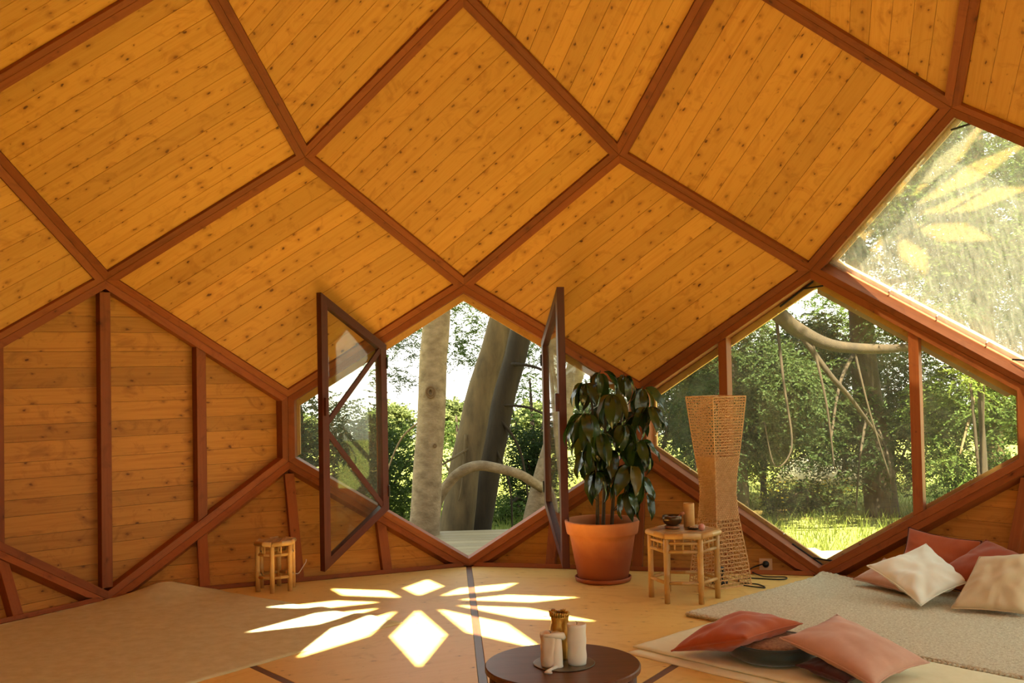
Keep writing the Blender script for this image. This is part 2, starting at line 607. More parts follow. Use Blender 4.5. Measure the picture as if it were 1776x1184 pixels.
# ---- hexagonal walls
POSTW = 0.066
def post(parent, fr, x, zlo, zhi, w=POSTW, front=-0.012, back=-0.088, mat=None, name='post', lean=0.0):
    """upright between the frame boards; its ends are cut to lines zlo, zhi (given at both sides)"""
    o, ex, ey, n = fr
    poly = [Vector((x - w / 2, zlo[0])), Vector((x + w / 2, zlo[1])), Vector((x + w / 2, zhi[1])), Vector((x - w / 2, zhi[0]))]
    base = o + ex * x + ey * zlo[0]
    pl = [Vector((p.y - zlo[0], -(p.x - x))) for p in poly]       # own x axis runs upward
    v, f = prism(pl, back, front, 0.002)
    return obj(name, v, f, mat or M['beam'], parent, frame_matrix(base, ey, -ex, n))

def yspan(poly, x):
    c1 = clip(poly, 1, 0, x - 1e-4); c2 = clip(c1, -1, 0, -(x + 1e-4))
    ys = [p.y for p in c2]
    return min(ys), max(ys)

def wall_planks(parent, poly, fr, wpl=0.122, mat=None, z=-0.088, seed=0):
    o, ex, ey, n = fr
    y0 = min(p.y for p in poly); y1 = max(p.y for p in poly)
    rr = random.Random(seed)
    y = y0 - rr.random() * 0.05
    i = 0
    while y < y1 - 0.004:
        hgt = wpl if i % 2 == 0 else wpl * 0.82
        c = clip(clip(poly, 0, 1, y + 0.001), 0, -1, -(y + hgt - 0.001))
        if len(c) >= 3 and abs(area(c)) > 2e-4:
            x0 = min(p.x for p in c); ym = y
            pl = [Vector((p.x - x0, p.y - ym)) for p in c]
            v, f = prism(pl, z - 0.02, z + rr.random() * 0.002, 0.0)
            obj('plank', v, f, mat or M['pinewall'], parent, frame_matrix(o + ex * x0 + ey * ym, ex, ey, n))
        y += hgt; i += 1

SIDE = {-2: 'left', -4: 'far_left', -6: 'rear_left', -8: 'rear'}
POSTX = 0.5 * S
for k in range(-8, 12, 2):
    fr = face_frame('hex', k)
    p2 = to2([node(*q) for q in face_nodes('hex', k)], fr)
    ip = inset(p2, BW)
    if k not in GLASS_HEX:
        wl = empty('wall_' + SIDE[k]); tag(wl, kind='structure')
        if k == -2: wl['label'] = 'hexagonal wall of horizontal knotty pine boards behind upright posts'
        frame_boards('hex', k, wl)
        slab('backing', inset(p2, BW * 0.4), fr, -0.125, -0.11, M['backing'], wl)
        if k >= -4:
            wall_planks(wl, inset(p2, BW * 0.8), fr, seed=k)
            for x in (-POSTX, 0, POSTX):
                l0, h0 = yspan(ip, x - POSTW / 2); l1, h1 = yspan(ip, x + POSTW / 2)
                post(wl, fr, x, (l0, l1), (h0, h1))
    else:
        lab = {0: 'hexagonal door frame with fixed side lights open to the trees', 2: 'large hexagonal window with two posts behind the woven lamp'}.get(k, 'unseen hexagonal window added behind the camera for fill light')
        w = glazed_window(lab)
        frame_boards('hex', k, w)
        if k == 0:
            px = 0.605
        else:
            px = POSTX
        for x in (-px, px):
            l0, h0 = yspan(ip, x - 0.03); l1, h1 = yspan(ip, x + 0.03)
            post(w, fr, x, (l0, l1), (h0, h1), w=0.06, front=-0.01, back=-0.105, name='mullion')
        if k == 0:
            for sgn in (-1, 1):
                pp = clip(inset(p2, BW * 0.6), sgn, 0, px)
                slab('pane', pp, fr, -0.104, -0.098, M['glass'], w)
        else:
            slab('pane', inset(p2, BW * 0.6), fr, -0.104 - 0.006, -0.104, M['glass'], w)
        # outer trim that laps into the opening
        a = inset(p2, -0.0); b = inset(p2, [BW + t for t in (0.024, 0.022, 0.045, 0.045, 0.022, 0.024)])
        for e in range(6):
            if e in (0, 5) and k == 0: continue
            j = (e + 1) % 6
            W = lambda p, z: fr[0] + fr[1] * p.x + fr[2] * p.y + fr[3] * z
            s0 = [W(a[e], -0.122), W(b[e], -0.122), W(b[e], -0.146), W(a[e], -0.146)]
            s1 = [W(a[j], -0.122), W(b[j], -0.122), W(b[j], -0.146), W(a[j], -0.146)]
            board_between('outer_trim', W(a[e], -0.122), W(a[j], -0.122), s0, s1, w, M['trim'], fr[3])
        if k == 2:
            b2 = inset(p2, BW + 0.075); b1 = inset(p2, BW + 0.01)
            W = lambda p, z: fr[0] + fr[1] * p.x + fr[2] * p.y + fr[3] * z
            s0 = [W(b1[2], -0.150), W(b2[2], -0.150), W(b2[2], -0.156), W(b1[2], -0.156)]
            s1 = [W(b1[3], -0.150), W(b2[3], -0.150), W(b2[3], -0.156), W(b1[3], -0.156)]
            board_between('flashing', W(b1[2], -0.15), W(b1[3], -0.15), s0, s1, w, M['flash'], fr[3])
            # black steel rods across the corners
            for (xa, za, xb, zb) in ((-0.085, ip[3].y - 0.058, 0.055, ip[3].y - 0.045), (-0.06, ip[0].y + 0.046, 0.07, ip[0].y + 0.036)):
                rod = MB(); rod.tube([W(Vector((xa, za)), -0.09), W(Vector((xb, zb)), -0.09)], 0.006, 6)
                rod.build('corner_rod', M['steel'], w)
            for (p, q2) in ((Vector((-0.24, ip[3].y - 0.168)), Vector((-0.012, ip[3].y - 0.012))), (Vector((-0.20, ip[0].y + 0.128)), Vector((-0.005, ip[0].y + 0.004)))):
                rod = MB(); rod.tube([W(p, -0.095), W(q2, -0.095)], 0.007, 6)
                rod.build('corner_rod', M['steel'], w)
        for e in range(6):      # small screws holding the glazing
            j = (e + 1) % 6
            for t in (0.22, 0.5, 0.78):
                p = b[e].lerp(b[j], t)
                W = lambda p, z: fr[0] + fr[1] * p.x + fr[2] * p.y + fr[3] * z
                sc = MB(); sc.tube([W(p, -0.116), W(p, -0.098)], 0.004, 6)
                if k in (2,): sc.build('screw', M['screw'], w)

# ---- triangular skirting walls under the hexagons
TSIDE = {-1: 'front_left', 1: 'front_right', 3: 'right', 5: 'rear_right', -3: 'left_corner'}
for k in range(-9, 11, 2):
    fr = face_frame('tri', k)
    p2 = to2([node(*q) for q in face_nodes('tri', k)], fr)
    if area(p2) < 0: raise Exception('tri winding')
    wl = empty('wall_' + TSIDE.get(k, 'rear_%d' % (k % 20))); tag(wl, kind='structure')
    frame_boards('tri', k, wl, skip=(0,))
    slab('backing', inset(p2, [0.0, 0.02, 0.02]), fr, -0.125, -0.11, M['backing'], wl)
    if -5 <= k <= 5:
        ip = inset(p2, [0.0, BW, BW])
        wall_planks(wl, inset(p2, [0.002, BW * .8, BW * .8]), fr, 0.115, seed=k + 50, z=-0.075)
        for x in (-POSTX * 0.97, 0, POSTX * 0.97):
            l0, h0 = yspan(ip, x - POSTW / 2); l1, h1 = yspan(ip, x + POSTW / 2)
            if x == 0:
                h0 = h1 = ip[2].y - 0.03
            post(wl, fr, x, (l0 + 0.02, l1 + 0.02), (h0, h1), back=-0.075)
        a, b = p2[0], p2[1]
        sole = MB(); L_ = (b - a).length
        o, ex, ey, n = fr
        v, f = prism([Vector((0.03, 0)), Vector((L_ - 0.03, 0)), Vector((L_ - 0.06, 0.03)), Vector((0.06, 0.03))], -0.075, 0.004, 0.002)
        obj('sole_plate', v, f, M['beam'], wl, frame_matrix(o + ex * a.x + ey * (a.y + 0.001), ex, ey, n))

# ---- glazed roof rhombs on the right: the dusty one, and one added unseen for fill
for (kind, k) in sorted(GLASS_ROOF):
    w = glazed_window('dusty sloping rhombic window above the hexagonal one' if k == 3 else 'unseen sloping rhombic window added behind the camera for fill light')
    fr, p2 = frame_boards(kind, k, w)
    o, ex, ey, n = fr
    slab('pane', inset(p2, BW * 0.6), fr, -0.101, -0.095, M['glasshaze'] if k == 3 else M['glass'], w)
    if k == 3:
        W = lambda p, z: o + ex * p.x + ey * p.y + n * z
        a = inset(p2, 0.0); b = inset(p2, BW + 0.03)
        for e in range(4):
            j = (e + 1) % 4
            s0 = [W(a[e], -0.122), W(b[e], -0.122), W(b[e], -0.15), W(a[e], -0.15)]
            s1 = [W(a[j], -0.122), W(b[j], -0.122), W(b[j], -0.15), W(a[j], -0.15)]
            board_between('outer_trim', W(a[e], -0.122), W(a[j], -0.122), s0, s1, w, M['trim'], n)
        ip = inset(p2, BW)
        top, bot = ip[2], ip[0]
        for cpt, sg in ((top, -1), (bot, 1)):
            rod = MB()
            rod.tube([W(Vector((cpt.x - 0.075, cpt.y + sg * 0.085)), -0.08), W(Vector((cpt.x + 0.06, cpt.y + sg * 0.070)), -0.08)], 0.006, 6)
            rod.build('corner_rod', M['steel'], w)
        for e in range(4):
            for t in (0.3, 0.55, 0.8):
                p = b[e].lerp(b[(e + 1) % 4], t)
                sc = MB(); sc.tube([W(p, -0.12), W(p, -0.092)], 0.005, 6); sc.build('screw', M['screw'], w)

# ---- floor of ten wedges with dark strips between
floor = empty('floor'); tag(floor, kind='structure')
r4 = rad(4) * S
ap = r4 * math.cos(PI / N)
half = r4 * math.sin(PI / N)
wedge = [Vector((-0.02 * ap / half * 0.4, 0.06)), Vector((0.02 * ap / half * 0.4, 0.06)), Vector((half - 0.0, ap)), Vector((-half + 0.0, ap))]
wv, wf = prism([Vector((0, 0.07)), Vector((half * (ap / ap) - 0.021, ap)), Vector((-half + 0.021, ap))], -0.03, 0.0, 0.001)
wm = mesh_from('floor_panel', wv, wf, M['floor'])
for k in range(-9, 11, 2):
    o = bpy.data.objects.new('floor_panel', wm)
    o.matrix_local = Matrix.Rotation(-k * PI / N, 4, 'Z')
    link(o, floor)
sv, sf = prism([Vector((0.05, -0.0195)), Vector((r4 - 0.01, -0.0195)), Vector((r4 - 0.01, 0.0195)), Vector((0.05, 0.0195))], -0.03, -0.001, 0.001)
smesh = mesh_from('floor_strip', sv, sf, M['strip'])
for k in range(-8, 12, 2):
    o = bpy.data.objects.new('floor_strip', smesh)
    o.matrix_local = Matrix.Rotation(PI / 2 - k * PI / N, 4, 'Z')
    link(o, floor)
sub = MB(); sub.lathe([(r4 + 0.14, -0.30), (r4 + 0.14, -0.031)], 20)
so = sub.build('subfloor', M['backing'], floor, Matrix.Rotation(PI / 10, 4, 'Z'))

# ------------------------------------------------------------------ door leaves
hexfr = face_frame('hex', 0)
hp = inset(to2([node(*q) for q in face_nodes('hex', 0)], hexfr), BW + 0.012)
HZ0 = hexfr[0].z
def door_leaf(idx, sgn, ang, label):
    """half-hexagon casement; local x runs from the hinge to the free edge, z is up"""
    hx = 0.57
    half_poly = clip(clip(hp, sgn, 0, 0.004), -sgn, 0, -hx)
    pts = [Vector(((hx - sgn * p.x), p.y + HZ0)) for p in half_poly]
    if area(pts) < 0: pts = pts[::-1]
    root = empty('door_%d' % idx, (sgn * hx, hexfr[0].y - 0.0, 0))
    base = PI if sgn > 0 else 0.0                                  # closed: points to the centre
    root.rotation_euler = (0, 0, base + (ang if sgn > 0 else -ang))
    tag(root, label, 'door', kind='structure')
    w, th = 0.052, 0.05
    ip = inset(pts, w)
    nn = len(pts)
    for i in range(nn):
        j = (i + 1) % nn
        a, b, c, d = pts[i], pts[j], ip[j], ip[i]
        vert = abs(a.x - b.x) < 0.01
        y0, y1 = -th / 2, th / 2
        P0 = Vector((a.x, 0, a.y)); P1 = Vector((b.x, 0, b.y))
        s0 = [Vector((a.x, y0, a.y)), Vector((d.x, y0, d.y)), Vector((d.x, y1, d.y)), Vector((a.x, y1, a.y))]
        s1 = [Vector((b.x, y0, b.y)), Vector((c.x, y0, c.y)), Vector((c.x, y1, c.y)), Vector((b.x, y1, b.y))]
        board_between('stile' if vert else 'rail', P0, P1, s0, s1, root, M['leafframe'], Vector((0, 1, 0)))
    gp = inset(pts, w * 0.7)
    v, f = prism(gp, -0.003, 0.003)
    v = [(p[0], p[2], p[1]) for p in v]
    obj('pane', v, f, M['glassdoor'], root)
    # diagonal braces from the middle of the free stile to the hinge corners
    zc = 1.02
    xf = max(p.x for p in ip); xh = min(p.x for p in ip)
    hz = sorted(p.y for p in ip if abs(p.x - xh) < 0.01)
    yb0, yb1 = 0.006, 0.022
    for (z0, z1) in ((zc + 0.03, hz[-1] - 0.0), (zc - 0.03, hz[0] + 0.0)):
        A = Vector((xf + 0.01, 0, z0)); B = Vector((xh - 0.005, 0, z1))
        t = (B - A).normalized(); u = Vector((-t.z, 0, t.x)) * 0.017
        s0 = [A + u + Vector((0, yb0, 0)), A - u + Vector((0, yb0, 0)), A - u + Vector((0, yb1, 0)), A + u + Vector((0, yb1, 0))]
        s1 = [p + (B - A) for p in s0]
        board_between('brace', A, B, s0, s1, root, M['leafframe'], Vector((0, 1, 0)))
    hb = MB(); xs = max(p.x for p in pts)
    hb.box((xs - 0.035, (-th / 2 - 0.022) if sgn > 0 else th / 2, 1.10), (xs - 0.012, -th / 2 if sgn > 0 else th / 2 + 0.022, 1.22))
    hb.build('latch', M['leafframe'], root)
    for z in (hz[0] + 0.1, hz[-1] - 0.1):
        hg = MB(); hg.tube([(0.0, 0.028 * (1 if sgn < 0 else -1), z - 0.04), (0.0, 0.028 * (1 if sgn < 0 else -1), z + 0.04)], 0.007, 8)
        hg.build('hinge', M['steel'], root)
    return root
door_leaf(1, -1, math.radians(136), 'dark red half-hexagon glass door leaf swung wide open, left of opening')
door_leaf(2, 1, math.radians(96), 'dark red half-hexagon glass door leaf seen edge-on beside potted plant')

# ================================================================== furnishings
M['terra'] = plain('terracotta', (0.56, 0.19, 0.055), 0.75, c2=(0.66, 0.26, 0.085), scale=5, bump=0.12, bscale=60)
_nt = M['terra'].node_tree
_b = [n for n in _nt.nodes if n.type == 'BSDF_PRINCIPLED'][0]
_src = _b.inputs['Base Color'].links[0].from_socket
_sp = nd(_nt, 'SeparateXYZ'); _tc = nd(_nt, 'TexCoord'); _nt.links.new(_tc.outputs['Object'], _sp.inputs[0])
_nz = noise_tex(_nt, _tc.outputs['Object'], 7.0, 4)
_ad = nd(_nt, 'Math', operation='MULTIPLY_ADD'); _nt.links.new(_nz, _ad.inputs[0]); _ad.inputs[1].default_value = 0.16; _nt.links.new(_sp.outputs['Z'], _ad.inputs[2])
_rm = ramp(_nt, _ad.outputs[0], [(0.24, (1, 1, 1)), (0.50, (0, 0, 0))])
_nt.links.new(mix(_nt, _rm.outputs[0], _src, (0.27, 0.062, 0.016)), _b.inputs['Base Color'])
M['terradark'] = plain('damp_terracotta', (0.30, 0.075, 0.02), 0.6, c2=(0.40, 0.11, 0.03), scale=6)
M['soil'] = plain('potting_soil', (0.035, 0.018, 0.01), 0.9, c2=(0.06, 0.03, 0.015), scale=30, bump=0.8, bscale=60, bdist=0.01)
M['stem'] = plain('plant_stem', (0.075, 0.05, 0.02), 0.7, c2=(0.11, 0.075, 0.035), scale=30)
M['leaf'] = leafmat('umbrella_plant_leaf', (0.018, 0.042, 0.008), (0.032, 0.062, 0.012), 0.22, 0.12, 0.7, 6, var=0.45)
M['leafy'] = leafmat('umbrella_plant_leaf_yellowing', (0.10, 0.085, 0.010), (0.15, 0.12, 0.018), 0.3, 0.25, 0.6, 6, var=0.3)
M['midrib'] = plain('leaf_midrib', (0.12, 0.12, 0.025), 0.5)
M['bamboo'] = plain('bamboo_pole', (0.60, 0.36, 0.12), 0.4, c2=(0.46, 0.25, 0.075), scale=7, var=0.15, rand=True, bump=0.05, bscale=30)
M['bamboodark'] = plain('bamboo_slat', (0.48, 0.27, 0.08), 0.45, c2=(0.34, 0.17, 0.045), scale=9, var=0.2, rand=True)
M['rope'] = plain('sea_grass_rope', (0.76, 0.50, 0.25), 0.8, c2=(0.60, 0.35, 0.15), scale=40, bump=0.4, bscale=300)
M['ropeb'] = plain('sea_grass_weave', (0.70, 0.45, 0.21), 0.8, c2=(0.54, 0.30, 0.12), scale=90, bump=0.8, bscale=160, bdist=0.006)
M['black'] = plain('black_plastic', (0.01, 0.01, 0.01), 0.4)
M['ivory'] = plain('ivory_plastic', (0.62, 0.42, 0.24), 0.4)
M['brass'] = plain('dark_bronze', (0.055, 0.035, 0.022), 0.28, 0.75, c2=(0.16, 0.09, 0.04), scale=6)
M['tube'] = wood('pale_turned_wood', (0.62, 0.36, 0.12), (0.56, 0.30, 0.09), (0.4, 0.2, 0.06), knots=0, var=0.05)
M['rose'] = plain('rose_quartz', (0.62, 0.30, 0.24), 0.35, sub=0.3)
M['mallet'] = plain('mallet_wood', (0.45, 0.16, 0.06), 0.4)
M['walnut'] = wood('dark_walnut', (0.135, 0.055, 0.026), (0.10, 0.038, 0.017), (0.07, 0.025, 0.011), knots=0, rough=0.33, var=0.05, grain=0.7)
M['pewter'] = plain('tarnished_tray', (0.22, 0.18, 0.13), 0.4, 0.8, c2=(0.12, 0.10, 0.075), scale=14)
M['wax'] = plain('cream_wax', (0.74, 0.70, 0.60), 0.5, sub=0.25)
M['waxb'] = plain('cream_wax_warm', (0.72, 0.62, 0.48), 0.5, sub=0.25)
M['gold'] = plain('gold_foil_wax', (0.58, 0.33, 0.055), 0.35, 0.55, c2=(0.40, 0.20, 0.03), scale=25, bump=0.3, bscale=60)
def cloth(name, c, c2):
    return plain(name, c, 0.9, c2=c2, scale=9, bump=0.25, bscale=900, spec=0.15, sheen=0.25, bdist=0.0015)
M['rust'] = cloth('rust_linen', (0.47, 0.105, 0.028), (0.40, 0.082, 0.021))
M['rustdark'] = cloth('dark_rust_linen', (0.36, 0.070, 0.020), (0.30, 0.055, 0.016))
M['pink'] = cloth('dusty_pink_linen', (0.62, 0.36, 0.255), (0.56, 0.31, 0.215))
M['white'] = cloth('white_linen', (0.88, 0.88, 0.76), (0.84, 0.83, 0.70))
M['beige'] = cloth('beige_linen', (0.68, 0.55, 0.35), (0.62, 0.49, 0.30))
M['maroon'] = cloth('maroon_cotton', (0.075, 0.014, 0.010), (0.055, 0.010, 0.008))
M['teal'] = plain('dark_teal_velvet', (0.016, 0.034, 0.032), 0.6, c2=(0.03, 0.05, 0.045), scale=12, sheen=0.5, bump=0.2, bscale=300)
M['brocade'] = plain('rose_brocade', (0.20, 0.075, 0.035), 0.7, c2=(0.42, 0.22, 0.10), scale=70, bump=0.5, bscale=200)
M['rugL'] = plain('tan_felt_carpet', (0.70, 0.64, 0.39), 0.95, c2=(0.60, 0.53, 0.29), scale=14, bump=0.5, bscale=260, spec=0.1, bdist=0.004)
M['rugR'] = plain('oatmeal_wool', (0.84, 0.79, 0.61), 0.95, c2=(0.58, 0.50, 0.33), scale=75, bump=0.9, bscale=190, spec=0.1, bdist=0.008)
M['felt'] = plain('cream_felt', (0.83, 0.81, 0.57), 0.95, c2=(0.78, 0.75, 0.50), scale=20, bump=0.25, bscale=300, spec=0.1)

# ------------------------------------------------------------------ rugs
def wall_dist(x, y):
    """distance inside the floor polygon"""
    d = 1e9
    for k in range(-9, 11, 2):
        a = k * PI / N
        d = min(d, ap - (x * math.sin(a) + y * math.cos(a)))
    return d

def rug(name, corner, ax, ay, la, lb, na, nb, thick, mat, label, rough=0.002, edge=0.004, bumpf=None, z0=0.0, margin=0.03, freq=40, clipwall=True):
    ax, ay = Vector(ax).normalized(), Vector(ay).normalized()
    v, f = [], []
    for side in (1, 0):
        for i in range(na + 1):
            for j in range(nb + 1):
                u, w = la * i / na, lb * j / nb
                on = i in (0, na) or j in (0, nb)
                p = Vector(corner) + ax * u + ay * w
                if on:
                    p = p + Vector((noise.noise((u * 9, w * 9, 3.3)), noise.noise((u * 9, w * 9, 7.3)))) * edge
                if clipwall:
                    for _ in range(3):
                        for k in range(-9, 11, 2):
                            a = k * PI / N; nn = Vector((math.sin(a), math.cos(a)))
                            ex = p.dot(nn) - (ap - margin)
                            if ex > 0: p = p - nn * ex
                z = z0
                lift = bumpf(p.x, p.y) if bumpf else 0.0
                if side:
                    z = z0 + thick + rough * noise.noise((p.x * freq, p.y * freq, 0)) + rough * 0.7 * noise.noise((p.x * freq * 2.3, p.y * freq * 2.3, 5))
                    if on: z = z0 + thick * 0.55
                v.append((p.x, p.y, z + lift))
    nv = (na + 1) * (nb + 1)
    idx = lambda i, j: i * (nb + 1) + j
    for i in range(na):
        for j in range(nb):
            q = (idx(i, j), idx(i, j + 1), idx(i + 1, j + 1), idx(i + 1, j))
            f.append(q); f.append(tuple(nv + t for t in reversed(q)))
    ring = [idx(i, 0) for i in range(na)] + [idx(na, j) for j in range(nb)] + [idx(i, nb) for i in range(na, 0, -1)] + [idx(0, j) for j in range(nb, 0, -1)]
    for a, b in zip(ring, ring[1:] + ring[:1]):
        f.append((a, b, nv + b, nv + a))
    o = obj(name, v, f, mat, None, None, True)
    return tag(o, label, 'rug')

def bumpL(x, y):
    d = math.hypot((x + 1.93) / 0.24, (y - 3.16) / 0.33)
    b = 0.085 * math.exp(-d * d * 1.4) * max(0, 1 - wall_dist(x, y) / 0.45)
    b += 0.012 * math.exp(-((x + 0.9) ** 2 + (y - 2.62) ** 2) / 0.01) + 0.014 * math.exp(-((x + 0.62) ** 2 + (y - 2.39) ** 2) / 0.012)
    return b
rugL = rug('carpet', (-0.40, 2.235), (-0.667, -0.745), (-0.763, 0.647), 3.0, 2.3, 90, 70, 0.007, M['rugL'], 'large tan felt carpet spread below the boarded hexagonal wall', 0.0012, 0.012, bumpL)
rugR = rug('wool_rug', (1.163, 2.163), (0.632, -0.775), (0.775, 0.632), 2.7, 1.44, 210, 120, 0.026, M['rugR'], 'thick oatmeal wool rug under the heap of cushions', 0.0055, 0.016,
           lambda x, y: 0.05 * max(0, 1 - wall_dist(x, y) / 0.16) ** 2 * (0.5 + 0.5 * math.sin(x * 9 + 1)) , z0=0.0, margin=0.045, freq=55)
fc = Vector((1.163, 2.163)) + Vector((0.632, -0.775)) * 0.235 - Vector((0.775, 0.632)) * 0.78
felt = empty('felt_blanket', (0, 0, 0))
tag(felt, 'cream felt blanket folded double under the rust cushion', 'blanket')
f1 = rug('lower_fold', fc + Vector((0.0, -0.03)), (0.632, -0.775), (0.775, 0.632), 1.9, 0.75, 60, 40, 0.010, M['felt'], None, 0.001, 0.006, None)
f2 = rug('upper_fold', fc + Vector((0.632, -0.775)) * 0.0 + Vector((0.775, 0.632)) * 0.055, (0.632, -0.775), (0.775, 0.632), 1.9, 0.70, 60, 40, 0.011, M['felt'], None, 0.0012, 0.012, None, z0=0.0125)
for o in (f1, f2):
    o.parent = felt
    del o['category']
# plaited edge along the front of the wool rug
pl = MB()
for i in range(118):
    u = 2.7 * (i + 0.5) / 118
    c0 = Vector((1.163, 2.163)) + Vector((0.632, -0.775)) * u - Vector((0.775, 0.632)) * 0.004
    pl.tube([(c0.x - 0.009, c0.y - 0.004, 0.012), (c0.x, c0.y, 0.020), (c0.x + 0.011, c0.y - 0.007, 0.012)], [0.006, 0.010, 0.006], 6)
po = pl.build('plaited_edge', M['rugR'], rugR, None, True); po['kind'] = 'stuff'

# ------------------------------------------------------------------ cushions
def cushion(name, C, thick, mat, label, pinch=0.11, seed=0, fold=0.010, sag=0.0, n=30, ears=0.0, piping=None, group=None):
    """cushion stretched between four corner points (in order round the edge)"""
    C = [Vector(c) for c in C]
    nrm = ((C[2] - C[0]).cross(C[3] - C[1])).normalized()
    if nrm.z < 0: nrm = -nrm
    cen = sum(C, Vector()) / 4
    v, f = [], []
    def P(u, w, s):
        uu = u * (1 - pinch * (1 - w * w)); ww = w * (1 - pinch * (1 - u * u))
        a, b = (uu + 1) / 2, (ww + 1) / 2
        p = C[0] * (1 - a) * (1 - b) + C[1] * a * (1 - b) + C[2] * a * b + C[3] * (1 - a) * b
        t = max(0.0, (1 - u * u) * (1 - w * w))
        h = thick * 0.5 * t ** 0.46
        wr = fold * noise.noise((u * 2.2 + seed, w * 2.2, s * 3.1 + seed)) * t ** 0.25
        r = max(abs(u), abs(w))
        wr += fold * 0.8 * noise.noise((math.atan2(w, u) * 4.5 + seed, r * 0.8, s)) * (r ** 2) * (t ** 0.2)
        return p + nrm * (s * h + wr - sag * t)
    top = {}
    for i in range(n + 1):
        for j in range(n + 1):
            top[(i, j)] = len(v); v.append(P(2 * i / n - 1, 2 * j / n - 1, 1))
    bot = {}
    for i in range(n + 1):
        for j in range(n + 1):
            if i in (0, n) or j in (0, n):
                bot[(i, j)] = top[(i, j)]
            else:
                bot[(i, j)] = len(v); v.append(P(2 * i / n - 1, 2 * j / n - 1, -1))
    for i in range(n):
        for j in range(n):
            f.append((top[(i, j)], top[(i + 1, j)], top[(i + 1, j + 1)], top[(i, j + 1)]))
            f.append((bot[(i, j)], bot[(i, j + 1)], bot[(i + 1, j + 1)], bot[(i + 1, j)]))
    root = empty(name, cen)
    tag(root, label, 'cushion', group)
    o = obj('cover', [Vector(p) - cen for p in v], f, mat, root, None, True)
    ring = [(i, 0) for i in range(n)] + [(n, j) for j in range(n)] + [(i, n) for i in range(n, 0, -1)] + [(0, j) for j in range(n, 0, -1)]
    mb = MB(); mb.tube([Vector(v[top[r]]) - cen for r in ring + ring[:1]], 0.0035, 5, cap=False)
    mb.build('seam', piping or mat, root, None, True)
    return root
cushion('cushion', [(0.885, 1.27, 0.055), (1.165, 1.00, 0.17), (1.52, 1.29, 0.155), (1.28, 1.60, 0.14)], 0.135, M['rust'], 'rust linen cushion leaning over the round teal cushion', seed=1, fold=0.02)
cushion('cushion', [(1.315, 1.00, 0.168), (1.665, 1.235, 0.205), (1.93, 0.86, 0.075), (1.56, 0.56, 0.075)], 0.12, M['pink'], 'dusty pink linen cushion in the foreground, propped on a maroon one', seed=2, fold=0.012, sag=-0.008)
cushion('cushion', [(1.36, 0.93, 0.066), (1.58, 1.08, 0.066), (1.72, 0.88, 0.062), (1.48, 0.66, 0.062)], 0.075, M['maroon'], 'dark maroon cushion half hidden under the foreground pink cushion', seed=3)
cushion('cushion', [(2.32, 2.69, 0.062), (2.49, 2.28, 0.058), (2.72, 2.40, 0.10), (2.55, 2.76, 0.17)], 0.09, M['pink'], 'dusty pink cushion lying flat beneath the white cushion', seed=4)
cushion('cushion', [(2.685, 2.70, 0.365), (2.975, 2.37, 0.325), (2.81, 2.19, 0.06), (2.50, 2.55, 0.075)], 0.09, M['rust'], 'rust cushion with dark seam propped against the skirting wall', seed=5, piping=M['maroon'])
cushion('cushion', [(2.645, 2.24, 0.195), (2.96, 2.30, 0.345), (3.13, 1.95, 0.26), (2.80, 1.86, 0.085)], 0.13, M['rustdark'], 'dark rust linen cushion between the white and the beige cushions', seed=6, fold=0.016)
cushion('cushion', [(2.255, 2.31, 0.215), (2.66, 2.42, 0.31), (2.765, 2.09, 0.155), (2.425, 2.00, 0.05)], 0.115, M['white'], 'white linen cushion on top of the cushion heap', seed=7, fold=0.026, pinch=0.09)
cushion('cushion', [(2.565, 1.94, 0.045), (2.815, 2.10, 0.285), (3.06, 1.90, 0.34), (2.875, 1.76, 0.045)], 0.12, M['beige'], 'beige linen cushion standing at the right end of the heap', seed=8, fold=0.024, pinch=0.05)
cushion('cushion', [(2.93, 1.76, 0.075), (3.02, 2.00, 0.075), (3.22, 1.86, 0.10), (3.18, 1.62, 0.085)], 0.085, M['rustdark'], 'dark rust cushion peeking out behind the beige cushion', seed=9)
zf = empty('floor_cushion', (1.345, 1.205, 0.0245))
tag(zf, 'round teal floor cushion with rose brocade top under the rust cushion', 'cushion')
mb = MB(); mb.lathe([(0.10, 0.0), (0.165, 0.004), (0.195, 0.02), (0.203, 0.045), (0.198, 0.066), (0.188, 0.078)], 40); mb.build('side_band', M['teal'], zf, None, True)
mb = MB(); mb.lathe([(0.188, 0.078), (0.15, 0.088), (0.08, 0.094), (0.01, 0.096)], 40); mb.build('top_cover', M['brocade'], zf, None, True)
mb = MB(); mb.tube([(0.189 * math.cos(a), 0.189 * math.sin(a), 0.079) for a in np.linspace(0, 2 * PI, 41)], 0.004, 6, False); mb.build('piping', M['teal'], zf, None, True)

# ------------------------------------------------------------------ bamboo stools
def bamboo_pole(root, name, a, b, r, rings=(0.33, 0.66), mat=None, seg=12):
    a, b = Vector(a), Vector(b)
    pts, rr = [], []
    ts = [0.0]
    for t in rings: ts += [t - 0.012, t, t + 0.012]
    ts += [1.0]
    for t in ts:
        pts.append(a.lerp(b, t)); rr.append(r * (1.1 if t in rings else 1.0))
    mb = MB(); mb.tube(pts, rr, seg)
    return mb.build(name, mat or M['bamboo'], root, None, True)

